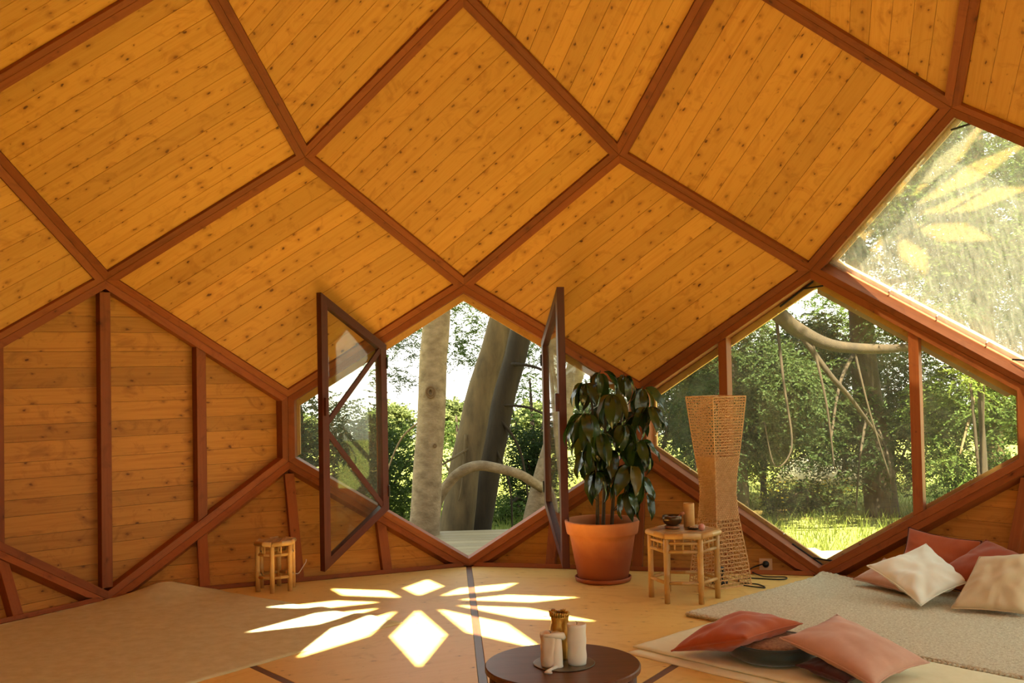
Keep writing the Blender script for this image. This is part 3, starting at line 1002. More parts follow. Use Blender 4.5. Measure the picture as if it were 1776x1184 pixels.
def bamboo_stool(loc, rz, R, H, leg_r, rail_r, spindles, label, group=None, dark=False):
    root = empty('bamboo_stool', loc, rz)
    tag(root, label, 'stool')
    P = [Vector((R * math.cos(PI / 3 * i), R * math.sin(PI / 3 * i), 0)) for i in range(6)]
    zt = H - rail_r
    rr = random.Random(int(R * 1000))
    for p in P:
        bamboo_pole(root, 'leg', p, p + Vector((0, 0, H - rail_r * 1.2)), leg_r, (0.38 + rr.random() * 0.08, 0.74 + rr.random() * 0.06))
    for i in range(6):
        p, q = P[i], P[(i + 1) % 6]
        t = (q - p).normalized(); o = Vector((0, 0, 1))
        k = 1.08
        bamboo_pole(root, 'rim', p * k + o * zt, q * k + o * zt, rail_r * 1.25, (0.5,))
        z1 = H - 0.055 * H / 0.40; z2 = H * 0.74; z3 = H * 0.29
        s0, s1 = p + t * leg_r * 0.6, q - t * leg_r * 0.6
        if spindles > 1:
            bamboo_pole(root, 'upper_rail', s0 + o * (z1), s1 + o * (z1), rail_r * 0.6, ())
        bamboo_pole(root, 'middle_rail', s0 + o * z2, s1 + o * z2, rail_r * 0.8, (0.5,))
        bamboo_pole(root, 'stretcher', s0 + o * z3, s1 + o * z3, rail_r * 0.8, (0.45,))
        for j in range(spindles):
            c = p.lerp(q, (j + 1) / (spindles + 1))
            mb = MB(); mb.tube([c + o * z2, c + o * (H - rail_r * 1.6)], rail_r * 0.42, 6)
            mb.build('spindle', M['bamboo'], root, None, True)
    # top of split bamboo slats
    hexp = [Vector((p.x, p.y)) * 1.04 for p in P]
    nsl = 9
    ymax = max(p.y for p in hexp)
    w = 2 * ymax / nsl
    for i in range(nsl):
        y0 = -ymax + w * i
        c = clip(clip(hexp, 0, 1, y0 + 0.0006), 0, -1, -(y0 + w - 0.0006))
        if len(c) >= 3:
            v, f = prism(c, H - rail_r * 1.0, H + rail_r * 0.1 - 0.004 * (dark), 0.0015)
            obj('slat', v, f, M['bamboodark'], root)
    return root
st = bamboo_stool((1.262, 2.625, 0), math.radians(46.8), 0.196, 0.405, 0.0165, 0.0135, 3, 'hexagonal bamboo side table holding the bronze bowl beside the woven lamp')
st2 = bamboo_stool((-1.255, 3.262, 0), math.radians(90 - 31 + 180 + 30), 0.118, 0.318, 0.0155, 0.0125, 1, 'small hexagonal bamboo stool standing alone by the skirting wall', dark=True)

# things on the side table
TX, TY, TZ = 1.262, 2.625, 0.4068
bw = empty('singing_bowl', (TX - 0.055, TY + 0.04, TZ)); tag(bw, 'dark bronze singing bowl on a ring cushion on the bamboo table', 'bowl')
mb = MB(); mb.lathe([(0.030, 0.0), (0.045, 0.004), (0.048, 0.012), (0.040, 0.018), (0.028, 0.018)], 24); mb.build('ring_cushion', M['brocade'], bw, None, True)
mb = MB(); mb.lathe([(0.012, 0.0185), (0.032, 0.020), (0.052, 0.036), (0.060, 0.058), (0.058, 0.078), (0.054, 0.079), (0.055, 0.058), (0.047, 0.038), (0.028, 0.025), (0.01, 0.024)], 32); mb.build('bowl', M['brass'], bw, None, True)
mt = empty('mallet', (TX - 0.055, TY + 0.04, TZ + 0.03)); tag(mt, 'small wooden mallet resting in the bronze bowl', 'mallet')
mb = MB(); mb.tube([(0.0, 0.0, 0.0), (0.03, -0.004, 0.035), (0.052, -0.006, 0.052)], 0.006, 8); mb.build('handle', M['mallet'], mt, None, True)
mb = MB(); mb.tube([(0.050, -0.006, 0.050), (0.056, -0.006, 0.055), (0.066, -0.007, 0.060), (0.073, -0.007, 0.062)], [0.008, 0.011, 0.011, 0.007], 10); mb.build('head', M['mallet'], mt, None, True)
cy = empty('incense_tube', (TX + 0.055, TY + 0.07, TZ)); tag(cy, 'upright pale wooden tube standing behind the incense dish', 'tube')
mb = MB(); mb.lathe([(0.031, 0.0), (0.033, 0.002), (0.033, 0.143), (0.031, 0.146), (0.027, 0.146), (0.026, 0.10), (0.02, 0.09)], 28); mb.build('tube_body', M['tube'], cy, Matrix.Rotation(0, 4, 'Z'), True)
ds = empty('incense_dish', (TX + 0.062, TY - 0.015, TZ)); tag(ds, 'small shallow dish of resin beside the pink stone ball', 'dish')
mb = MB(); mb.lathe([(0.018, 0.0), (0.03, 0.003), (0.042, 0.011), (0.039, 0.012), (0.028, 0.006), (0.01, 0.005)], 24); mb.build('dish', M['brass'], ds, None, True)
mb = MB()
for i in range(26):
    a = i * 2.4; r = 0.026 * math.sqrt(i / 26)
    mb.lathe([(0.001, -0.004), (0.005, 0.0), (0.001, 0.005)], 5, (r * math.cos(a), r * math.sin(a), 0.011 + 0.004 * (1 - r / 0.026)))
g = mb.build('resin_grains', M['bamboodark'], ds); g['kind'] = 'stuff'
mb = MB(); mb.lathe([(0.0205 * math.sin(t), -0.0205 * math.cos(t)) for t in np.linspace(0.05, PI - 0.05, 14)], 20)
sp = mb.build('stone_ball', M['rose'], None, None, True); sp.location = (TX + 0.095, TY - 0.075, TZ + 0.0205); tag(sp, 'pink rose quartz ball on the edge of the bamboo table', 'ball')

# ------------------------------------------------------------------ woven lamp
lamp = empty('floor_lamp', (1.575, 2.985, 0), math.radians(25))
tag(lamp, 'tall hourglass floor lamp woven from sea grass rope', 'lamp')
LH = 1.185
def lside(z):
    t = z / LH
    pts = [(0, 0.150), (0.12, 0.137), (0.25, 0.115), (0.38, 0.094), (0.48, 0.086), (0.58, 0.092), (0.72, 0.112), (0.86, 0.130), (1, 0.146)]
    for (a, sa), (b, sb) in zip(pts, pts[1:]):
        if t <= b:
            return sa + (sb - sa) * (t - a) / (b - a)
    return pts[-1][1]
def lcorner(i, z):
    a = PI / 2 * i + PI / 4
    s = lside(z) * math.sqrt(2) * 0.91
    return Vector((s * math.cos(a), s * math.sin(a), z))
ZA, ZB = 0.415, 0.805
lat = MB()
for fi in range(4):
    def fp(t, z, off=0.0):
        a, b = lcorner(fi, z), lcorner((fi + 1) % 4, z)
        p = a.lerp(b, t)
        nn = Vector((a.x + b.x, a.y + b.y, 0)).normalized()
        return p + nn * off
    for (z0, z1, nv, nh) in ((0.0, ZA, 9, 17), (ZB, LH, 11, 22)):
        for i in range(nv + 1):
            t = i / nv
            zs = np.linspace(z0, z1, nh * 2 + 1)
            lat.tube([fp(t, z, 0.0035 * (1 if (j // 2 + i) % 2 else -1)) for j, z in enumerate(zs)], 0.0028, 4, False)
        for j in range(nh + 1):
            z = z0 + (z1 - z0) * j / nh
            lat.tube([fp(i / (nv * 2), z + 0.002 * math.sin(i * 2.1 + j), 0.0035 * (-1 if (i // 2 + j) % 2 else 1)) for i in range(nv * 2 + 1)], [0.0024 + 0.0020 * (i % 2) for i in range(nv * 2 + 1)], 4, False)
o = lat.build('open_weave', M['rope'], lamp); o['kind'] = 'stuff'
mid = MB()
for fi in range(4):
    zs = np.linspace(ZA, ZB, 21)
    for j in range(20):
        for i in range(8):
            q = []
            for (ii, jj) in ((i, j), (i + 1, j), (i + 1, j + 1), (i, j + 1)):
                a, b = lcorner(fi, zs[jj]), lcorner((fi + 1) % 4, zs[jj])
                q.append(a.lerp(b, ii / 8))
            mid.add(q, [(0, 1, 2, 3)])
o = mid.build('woven_core', M['ropeb'], lamp)
bm = bmesh.new(); bm.from_mesh(o.data); bmesh.ops.remove_doubles(bm, verts=bm.verts, dist=1e-4); bmesh.ops.recalc_face_normals(bm, faces=bm.faces); bm.to_mesh(o.data); bm.free()
tw = MB()
for fi in range(4):
    def fp(t, z, off=0.0):
        a, b = lcorner(fi, z), lcorner((fi + 1) % 4, z)
        p = a.lerp(b, min(max(t, 0), 1)); nn = Vector((a.x + b.x, a.y + b.y, 0)).normalized()
        return p + nn * off
    for j in range(34):                      # rows of plump stitches
        z = ZA + (ZB - ZA) * (j + 0.5) / 34
        for i in range(10):
            t0 = (i + 0.1 + 0.5 * (j % 2)) / 10
            if t0 > 0.96: continue
            tw.tube([fp(t0, z - 0.004, 0.001), fp(t0 + 0.04, z, 0.006), fp(t0 + 0.085, z + 0.004, 0.001)], [0.0025, 0.0052, 0.0025], 5, False)
o = tw.build('stitches', M['rope'], lamp, None, True); o['kind'] = 'stuff'
for z in (0.004, LH):
    rim = MB(); rim.tube([lcorner(i % 4, z) for i in range(5)], 0.005, 6, False)
    rim.build('rim', M['rope'], lamp)
for i in range(4):
    fr_ = MB(); fr_.tube([lcorner(i, z) for z in np.linspace(0, LH, 20)], 0.004, 6); fr_.build('corner_rope', M['rope'], lamp)
bs = MB(); bs.lathe([(0.05, 0.0), (0.05, 0.012), (0.02, 0.016), (0.018, 0.06), (0.03, 0.065), (0.03, 0.10), (0.008, 0.11)], 16); bs.build('bulb_holder', M['black'], lamp)

# flex, plug and socket
fr = face_frame('tri', 1)
oo, ex, ey, nn = fr
def triW(x, y, z): return oo + ex * x + ey * y + nn * z
p2t = to2([node(*q) for q in face_nodes('tri', 1)], fr)
soc = empty('wall_socket', triW(0.853, p2t[0].y + 0.085, -0.073)); tag(soc, 'ivory wall socket on the skirting wall behind the woven lamp', 'socket')
R3 = Matrix((ex, ey, nn)).transposed().to_4x4()
mb = MB(); mb.box((-0.042, -0.042, 0.0), (0.042, 0.042, 0.012)); mb.build('plate', M['ivory'], soc, R3)
mb = MB(); mb.lathe([(0.022, 0.0125), (0.022, 0.03), (0.017, 0.045), (0.012, 0.05)], 16); mb.build('plug', M['black'], soc, R3, True)
sw = triW(0.853, p2t[0].y + 0.085, -0.025)
mb = MB()
pts = [Vector((1.69, 2.86, 0.010)), Vector((1.80, 2.79, 0.006)), Vector((1.79, 2.90, 0.006)), Vector((1.70, 2.97, 0.006)), Vector((1.76, 3.10, 0.006)), Vector((1.98, 3.02, 0.006)), Vector((2.03, 3.09, 0.006)), Vector((1.90, 3.14, 0.006)), Vector((1.86, 3.30, 0.02)), sw]
def spline(pts, k=8):
    out = []
    for i in range(len(pts) - 1):
        p0, p1, p2_, p3 = pts[max(i - 1, 0)], pts[i], pts[i + 1], pts[min(i + 2, len(pts) - 1)]
        for j in range(k):
            t = j / k
            out.append(0.5 * ((2 * p1) + (p2_ - p0) * t + (2 * p0 - 5 * p1 + 4 * p2_ - p3) * t * t + (3 * p1 - p0 - 3 * p2_ + p3) * t ** 3))
    out.append(pts[-1])
    return out
mb.tube(spline(pts), 0.0042, 6)
cb = mb.build('power_cord', M['black'], None, None, True); tag(cb, 'black power cord looping from the woven lamp to the wall socket', 'cord')
# white cord with a hook on the left skirting post
frt = face_frame('tri', -1)
def tW(x, y, z): return frt[0] + frt[1] * x + frt[2] * y + frt[3] * z
yb = to2([node(*q) for q in face_nodes('tri', -1)], frt)[0].y
mb = MB(); mb.tube(spline([tW(0.055, yb + 0.15, 0.0), tW(0.05, yb + 0.13, 0.002), tW(0.02, yb + 0.09, 0.002), tW(-0.005, yb + 0.06, 0.002), tW(-0.03, yb + 0.06, 0.002)]), 0.003, 5)
ck = mb.build('hook_cord', M['wax'], None, None, True); tag(ck, 'short white cord hanging on the skirting post beside the small stool', 'cord')

# ------------------------------------------------------------------ drum table and candles
TR, THT = 0.272, 0.35
tb = empty('drum_table', (0.248, 0.085, 0)); tag(tb, 'round dark walnut drum table with fluted sides', 'table')
mb = MB(); mb.lathe([(TR - 0.006, THT - 0.022), (TR, THT - 0.018), (TR, THT - 0.004), (TR - 0.004, THT)], 72); mb.build('table_top', M['walnut'], tb, None, False)
mb = MB(); mb.lathe([(TR - 0.03, 0.0), (TR - 0.03, THT - 0.022)], 48); mb.build('drum', M['walnut'], tb, None, True)
slatm = MB(); slatm.tube([(0, 0, 0.004), (0, 0, THT - 0.0225)], 0.0075, 6)
sm = mesh_from('side_slat', slatm.v, slatm.f, M['walnut'], True)
for i in range(84):
    a = 2 * PI * i / 84
    o = bpy.data.objects.new('side_slat', sm); o.location = ((TR - 0.022) * math.cos(a), (TR - 0.022) * math.sin(a), 0); link(o, tb)
CX, CY = 0.245, 0.06
tray = MB(); tray.lathe([(0.098, 0.0), (0.105, 0.001), (0.108, 0.003), (0.105, 0.0035), (0.02, 0.0035)], 40)
tr = tray.build('candle_tray', M['pewter'], None, None, True); tr.location = (CX + 0.008, CY + 0.02, THT + 0.0002); tag(tr, 'round tarnished metal tray under the three candles', 'tray')
TZc = THT + 0.0038
def candle(loc, r, h, mat, label, ragged=0.0, dip=0.004, foil=False):
    root = empty('candle', loc); tag(root, label, 'candle')
    v, f = [], []
    n, rows = 36, 16
    prof = [(r * (1 - 0.03 * math.cos(i)), h * i / rows) for i in range(rows + 1)] + [(r * 0.97, h + 0.001), (r * 0.86, h - dip * 0.4), (r * 0.5, h - dip), (r * 0.1, h - dip)]
    for i, (rr_, z) in enumerate(prof):
        for j in range(n):
            a = 2 * PI * j / n
            q = 1 + ragged * noise.noise((math.cos(a) * 2.2, math.sin(a) * 2.2, z * 24)) * (0.4 + z / h)
            zz = z + (ragged * 0.10 * noise.noise((a * 1.3, 3, 1)) if i >= rows - 1 else 0)
            v.append((rr_ * q * math.cos(a), rr_ * q * math.sin(a), zz))
    for i in range(len(prof) - 1):
        for j in range(n):
            f.append((i * n + j, i * n + (j + 1) % n, (i + 1) * n + (j + 1) % n, (i + 1) * n + j))
    f.append(tuple(reversed(range(n)))); f.append(tuple((len(prof) - 1) * n + j for j in range(n)))
    obj('wax', v, f, mat, root, None, True)
    mb = MB(); mb.tube([(0, 0, h - dip - 0.004), (0.002, 0.001, h + 0.004), (-0.004, 0.002, h + 0.008)], 0.0012, 5); mb.build('wick', M['black'], root)
    return root
candle((CX + 0.052, CY + 0.0, TZc), 0.0325, 0.138, M['wax'], 'tall clean white pillar candle at the right of the tray', 0.02)
c2 = candle((CX - 0.042, CY - 0.012, TZc), 0.0335, 0.112, M['waxb'], 'shorter white pillar candle with a wax overhang, left on the tray', 0.10)
c3 = candle((CX + 0.0, CY + 0.072, TZc), 0.0315, 0.158, M['gold'], 'gold pillar candle with a crumpled rim behind the white ones', 0.13, dip=0.012)
mb = MB()
rng_ = random.Random(4)
for i in range(26):
    a = 2 * PI * i / 26
    rr_ = 0.032
    mb.tube([(rr_ * math.cos(a), rr_ * math.sin(a), 0.150), (rr_ * 1.06 * math.cos(a + .1), rr_ * 1.06 * math.sin(a + .1), 0.158 + rng_.random() * 0.008), (rr_ * 0.7 * math.cos(a + .2), rr_ * 0.7 * math.sin(a + .2), 0.157 + rng_.random() * 0.006)], [0.003, 0.005, 0.003], 5)
for i in range(3):
    mb.tube([(0.012 * (i + 0.3) * math.cos(t), 0.010 * (i + 0.3) * math.sin(t), 0.151 + 0.004 * math.sin(t * 3)) for t in np.linspace(0, 5.2, 14)], 0.0032, 5)
mb.build('crumpled_rim', M['gold'], c3, None, True)
mb = MB()
mb.tube([(-0.020, -0.026, 0.108), (0.004, -0.031, 0.110), (0.026, -0.024, 0.108), (0.040, -0.012, 0.104), (0.046, -0.008, 0.094)], [0.006, 0.009, 0.011, 0.013, 0.009], 10)
mb.build('wax_overhang', M['wax'], c2, None, True)
mb = MB()
mb.tube([(0.017, -0.010, 0.104), (0.018, -0.012, 0.05), (0.018, -0.013, 0.006), (0.018, -0.013, 0.0)], [0.021, 0.0225, 0.0235, 0.025], 16)
mb.build('wax_flow', M['wax'], c2, None, True)
mb = MB()
mb.tube([(0.016, -0.030, 0.004), (0.002, -0.046, 0.0025), (-0.014, -0.066, 0.001), (-0.024, -0.082, 0.0004), (-0.004, -0.088, 0.0004)], [0.009, 0.006, 0.006, 0.007, 0.004], 8)
mb.build('wax_spill', M['wax'], c2, None, True)

# ------------------------------------------------------------------ potted umbrella plant
pp = empty('potted_plant', (0.862, 3.215, 0)); tag(pp, 'tall umbrella plant with drooping dark leaves in a terracotta pot', 'plant')
mb = MB(); mb.lathe([(0.165, 0.0), (0.178, 0.004), (0.185, 0.028), (0.176, 0.030), (0.168, 0.012), (0.10, 0.010)], 48); mb.build('saucer', M['terradark'], pp, None, True)
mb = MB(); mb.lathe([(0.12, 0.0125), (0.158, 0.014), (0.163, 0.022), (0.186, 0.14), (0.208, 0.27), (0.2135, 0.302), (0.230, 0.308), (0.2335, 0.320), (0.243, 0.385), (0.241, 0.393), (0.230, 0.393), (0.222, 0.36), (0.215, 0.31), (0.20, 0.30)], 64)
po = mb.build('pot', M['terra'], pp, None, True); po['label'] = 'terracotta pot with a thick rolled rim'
mb = MB(); mb.lathe([(0.213, 0.325), (0.15, 0.332), (0.02, 0.336)], 32); mb.build('soil', M['soil'], pp, None, True)
def leaf_mesh(name, L, W, droop, mat):
    v, f = [], []
    nl, nw = 8, 4
    for i in range(nl + 1):
        t = i / nl
        w = W * (math.sin(PI * min(1, t * 0.93 + 0.05)) ** 0.75) * (1 - 0.25 * t) + 0.001
        if i == nl: w = 0.0015
        ang = droop * t
        x = L * (math.sin(droop * t) / max(droop, 1e-3)); z = -L * (1 - math.cos(droop * t)) / max(droop, 1e-3)
        for j in range(nw + 1):
            s = 2 * j / nw - 1
            v.append((x, s * w, z + abs(s) * w * 0.28 + 0.012 * math.sin(t * 9) * s * s * (W / 0.05)))
    for i in range(nl):
        for j in range(nw):
            a = i * (nw + 1) + j
            f.append((a, a + 1, a + nw + 2, a + nw + 1))
    return mesh_from(name, v, f, mat, True, False)
LEAVES = [leaf_mesh('umbrella_leaf', 0.235, 0.043, 1.25, M['leaf']), leaf_mesh('umbrella_leaf', 0.215, 0.048, 1.0, M['leaf']), leaf_mesh('umbrella_leaf', 0.25, 0.040, 1.45, M['leaf'])]
LEAFY = leaf_mesh('umbrella_leaf', 0.22, 0.042, 1.3, M['leafy'])
stems = []
tops = [(-0.05, 0.02, 1.33, 1), (0.06, 0.05, 1.22, 1), (0.16, -0.02, 1.12, 1)]
SB = [(-0.035, -0.03), (0.01, 0.02), (0.06, -0.01)]
for (bx, by), (tx, ty, tz, _) in zip(SB, tops):
    pts = spline([Vector((bx, by, 0.33)), Vector((bx * 1.2 + 0.01, by, 0.6)), Vector(((bx + tx) / 2, (by + ty) / 2, 0.9)), Vector((tx, ty, tz))], 6)
    mb = MB(); mb.tube(pts, [0.013 - 0.007 * i / len(pts) for i in range(len(pts))], 8); mb.build('stem', M['stem'], pp, None, True)
    stems.append(pts)
rl = random.Random(21)
UM = [  # umbrella centres: x, y, z, leaf count, size
    (-0.03, -0.02, 1.365, 7, .85), (0.13, 0.0, 1.34, 7, .75), (-0.15, -0.05, 1.30, 6, .8), (0.25, -0.02, 1.255, 6, .95), (0.03, -0.12, 1.22, 7, .9),
    (0.22, 0.08, 1.10, 6, .9), (-0.17, -0.10, 1.10, 8, 1.0), (-0.02, 0.10, 1.14, 6, .9), (0.10, -0.14, 1.03, 7, .95), (0.27, -0.06, 1.13, 6, .9),
    (-0.12, 0.08, 0.98, 6, .9), (-0.07, -0.16, 0.98, 7, 1.0), (0.20, -0.10, 0.92, 7, .95), (-0.15, -0.06, 0.86, 7, 1.0), (0.03, -0.08, 0.86, 7, .9),
    (0.25, 0.02, 0.86, 6, .85), (-0.10, -0.13, 0.73, 7, .9), (0.14, -0.15, 0.76, 8, 1.05), (0.02, 0.12, 0.80, 6, .9), (0.20, -0.03, 0.68, 6, .8), (0.10, -0.17, 0.60, 5, .8), (0.23, -0.12, 0.58, 4, .75)]
for ui, (x, y, z, nlv, sz) in enumerate(UM):
    c = Vector((x * (0.86 if x < 0 else 1.0) + 0.035, y, z))
    st_ = min(stems, key=lambda s: min((p - c + Vector((0, 0, 0.16))).length for p in s))
    a = min(st_, key=lambda p: (p - c + Vector((0, 0, 0.16))).length)
    mb = MB(); mb.tube(spline([a, a.lerp(c, 0.55) + Vector((0, 0, -0.01)), c], 5), 0.0036, 5); mb.build('petiole', M['stem'], pp, None, True)
    a0 = rl.random() * 6.28
    for j in range(nlv):
        me = LEAFY if rl.random() < 0.09 else LEAVES[rl.randrange(3)]
        o = bpy.data.objects.new('leaf', me)
        yaw_ = a0 + 2 * PI * j / nlv + rl.uniform(-0.25, 0.25)
        tilt = rl.uniform(0.35, 1.05)
        s = sz * rl.uniform(0.82, 1.12)
        mx = Matrix.Translation(c) @ Matrix.Rotation(yaw_, 4, 'Z') @ Matrix.Rotation(tilt, 4, 'Y') @ Matrix.Rotation(rl.uniform(-0.4, 0.4), 4, 'X') @ Matrix.Translation((0.025, 0, 0)) @ Matrix.Scale(s, 4)
        o.matrix_local = mx
        link(o, pp)

# ================================================================== outdoors
M['bark_pale'] = plain('pale_smooth_bark', (0.28, 0.20, 0.11), 0.85, c2=(0.145, 0.095, 0.045), scale=9, bump=0.6, bscale=34, bdist=0.015, stretch=(1, 1, 1.6))
M['bark_tan'] = plain('tan_bark', (0.135, 0.088, 0.036), 0.9, c2=(0.060, 0.038, 0.015), scale=9, bump=0.5, bscale=26, bdist=0.012, stretch=(1, 1, 0.3))
M['bark_dark'] = plain('dark_bark', (0.048, 0.030, 0.013), 0.9, c2=(0.024, 0.015, 0.007), scale=9, bump=0.5, bscale=26, bdist=0.012, stretch=(1, 1, 0.3))
M['knot'] = plain('bark_knot', (0.13, 0.075, 0.03), 0.9)
M['fol_dark'] = leafmat('dark_cypress_foliage', (0.022, 0.038, 0.008), (0.046, 0.070, 0.014), 0.7, 0.35, 0.2, 1.2)
M['fol_mid'] = leafmat('green_conifer_foliage', (0.045, 0.075, 0.013), (0.090, 0.130, 0.022), 0.7, 0.4, 0.2, 1.0)
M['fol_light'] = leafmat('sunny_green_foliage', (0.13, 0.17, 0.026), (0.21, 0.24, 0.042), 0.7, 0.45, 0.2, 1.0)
M['fol_far'] = leafmat('far_hedge_foliage', (0.085, 0.11, 0.034), (0.15, 0.165, 0.052), 0.8, 0.3, 0.1, 0.4)
M['meadow'] = plain('meadow_grass', (0.16, 0.185, 0.040), 0.95, c2=(0.23, 0.23, 0.062), scale=0.5, spec=0.05, bump=0.4, bscale=6, bdist=0.1)
M['blade'] = leafmat('grass_blade', (0.12, 0.155, 0.024), (0.20, 0.22, 0.046), 0.7, 0.45, 0.1, 0.8)
M['flower'] = plain('yellow_petal', (0.75, 0.50, 0.02), 0.7)
M['moundpale'] = plain('pale_mound_surface', (0.62, 0.50, 0.32), 0.95, c2=(0.55, 0.43, 0.27), scale=4)

def gz(x, y):
    d = math.hypot(x, y)
    z = -0.42 - 0.015 * max(0, d - 6) - 0.045 * max(0, d - 13)
    z += 0.12 * noise.noise((x * 0.09, y * 0.09, 1.0)) * min(1, max(0, (d - 6) / 8))
    return z

gv, gf = [], []
rings = [4.0, 4.6, 5.5, 6.5, 8, 10, 12, 15, 19, 24, 30, 38, 48, 60, 76, 95, 120, 150, 190, 240]
seg = 72
for r in rings:
    for j in range(seg):
        a = 2 * PI * j / seg
        x, y = r * math.sin(a), r * math.cos(a)
        gv.append((x, y, gz(x, y)))
for i in range(len(rings) - 1):
    for j in range(seg):
        gf.append((i * seg + j, i * seg + (j + 1) % seg, (i + 1) * seg + (j + 1) % seg, (i + 1) * seg + j))
ground = obj('ground', gv, gf, M['meadow'], None, None, True); tag(ground, kind='structure')
gb = ground.data
if gb.polygons[0].normal.z < 0: gb.flip_normals()

# round deck outside the doors, one board at a time
deck = empty('deck'); tag(deck, kind='structure')
def deck_r(a):
    a = abs(math.degrees(a))
    if a < 12: return 6.15
    return max(5.35, 6.15 - (a - 12) * 0.05)
dpoly = [Vector((deck_r(a) * math.sin(a), deck_r(a) * math.cos(a))) for a in np.linspace(PI, -PI, 97)[:-1]]
for i in range(-38, 44):
    y0 = i * 0.145
    # cut the outline at this row
    xs = []
    for p, q in zip(dpoly, dpoly[1:] + dpoly[:1]):
        for yy in (y0 + 0.07,):
            if (p.y - yy) * (q.y - yy) < 0:
                xs.append(p.x + (q.x - p.x) * (yy - p.y) / (q.y - p.y))
    if len(xs) < 2: continue
    x0, x1 = min(xs), max(xs)
    inner = []
    # keep clear of the building
    rr_ = r4 + 0.17
    spans = [(x0, x1)]
    if abs(y0 + 0.07) < rr_:
        w_ = math.sqrt(rr_ ** 2 - (y0 + 0.07) ** 2)
        spans = [(x0, -w_), (w_, x1)]
    for (sa, sb) in spans:
        if sb - sa < 0.15: continue
        v, f = prism([Vector((0, 0)), Vector((sb - sa, 0)), Vector((sb - sa, 0.138)), Vector((0, 0.138))], -0.03, 0.0, 0.003)
        obj('deck_board', v, f, M['deck'], deck, Matrix.Translation((sa, y0, -0.085)))
mb = MB()
nv_ = len(dpoly)
v = [(p.x, p.y, -0.12) for p in dpoly] + [(p.x, p.y, -0.5) for p in dpoly]
f = [(i, (i + 1) % nv_, nv_ + (i + 1) % nv_, nv_ + i) for i in range(nv_)]
obj('deck_fascia', v, f, M['deck'], deck)

# ------------------------------------------------------------------ trees
def quads_mesh(name, V, mat):
    """V: (n,4,3) array of quads"""
    n = V.shape[0]
    me = bpy.data.meshes.new(name)
    me.vertices.add(n * 4)
    me.vertices.foreach_set('co', V.reshape(-1).astype(np.float32))
    me.loops.add(n * 4)
    me.loops.foreach_set('vertex_index', np.arange(n * 4, dtype=np.int32))
    me.polygons.add(n)
    me.polygons.foreach_set('loop_start', np.arange(0, n * 4, 4, dtype=np.int32))
    me.update(calc_edges=True)
    me.validate()
    me.materials.append(mat)
    return me

def unit(a): return a / (np.linalg.norm(a, axis=-1, keepdims=True) + 1e-9)

def sprays(clumps, twigs=10, per=16, tl=0.5, leaf=(0.05, 0.008), droop=0.35, seed=0):
    """feathery twigs: clumps is a list of (x,y,z,size)"""
    rg = np.random.default_rng(seed)
    C = np.array(clumps, float)
    nC = len(C)
    az = rg.uniform(0, 2 * PI, (nC, twigs)); el = rg.normal(0.05, 0.4, (nC, twigs))
    d = np.stack([np.cos(az) * np.cos(el), np.sin(az) * np.cos(el), np.sin(el)], -1)
    Lt = tl * C[:, None, 3] * rg.uniform(0.5, 1.15, (nC, twigs))
    start = C[:, None, :3] + rg.normal(0, 0.10, (nC, twigs, 3)) * C[:, None, 3:4]
    t = (np.arange(per) + 0.5) / per
    P = start[:, :, None, :] + d[:, :, None, :] * (Lt[..., None, None] * t[None, None, :, None])
    P[..., 2] -= droop * Lt[..., None] * t ** 2
    tang = d[:, :, None, :] + np.array([0, 0, -2 * droop])[None, None, None, :] * t[None, None, :, None]
    tang = unit(tang)
    side = unit(np.cross(tang, np.array([0, 0, 1.0]) + rg.normal(0, 0.35, tang.shape)))
    s = np.where(np.arange(per) % 2 == 0, 1.0, -1.0)[None, None, :, None]
    ld = unit(tang * 0.75 + side * s * 0.75 + rg.normal(0, 0.25, tang.shape))
    LL = leaf[0] * rg.uniform(0.6, 1.25, P.shape[:-1])[..., None] * (1.1 - 0.5 * t[None, None, :, None]) * C[:, None, None, 3:4] ** 0.4
    wdir = unit(np.cross(ld, rg.normal(0, 1, ld.shape)))
    WW_ = leaf[1] * C[:, None, None, 3:4] ** 0.4
    q = np.stack([P, P + ld * LL * 0.5 + wdir * WW_, P + ld * LL, P + ld * LL * 0.5 - wdir * WW_], -2).reshape(-1, 4, 3)
    tw = np.stack([start, start + d * Lt[..., None] * 0.5 + np.array([0, 0, -0.25 * droop]) * Lt[..., None], start + d * Lt[..., None] + np.array([0, 0, -droop]) * Lt[..., None]], -2)
    # slim twig stalks
    a, b = tw[:, :, 0], tw[:, :, 1]; c = tw[:, :, 2]
    wd = unit(np.cross(b - a, rg.normal(0, 1, a.shape))) * 0.003
    s1 = np.stack([a - wd, a + wd, b + wd, b - wd], -2).reshape(-1, 4, 3)
    s2 = np.stack([b - wd, b + wd, c + wd * 0.4, c - wd * 0.4], -2).reshape(-1, 4, 3)
    return np.concatenate([q, s1, s2])

def cloud(rg, c, r, n, size=(0.8, 1.2)):
    out = []
    while len(out) < n:
        p = rg.uniform(-1, 1, 3)
        if (p ** 2).sum() > 1: continue
        out.append((c[0] + p[0] * r[0], c[1] + p[1] * r[1], c[2] + p[2] * r[2], rg.uniform(*size)))
    return out

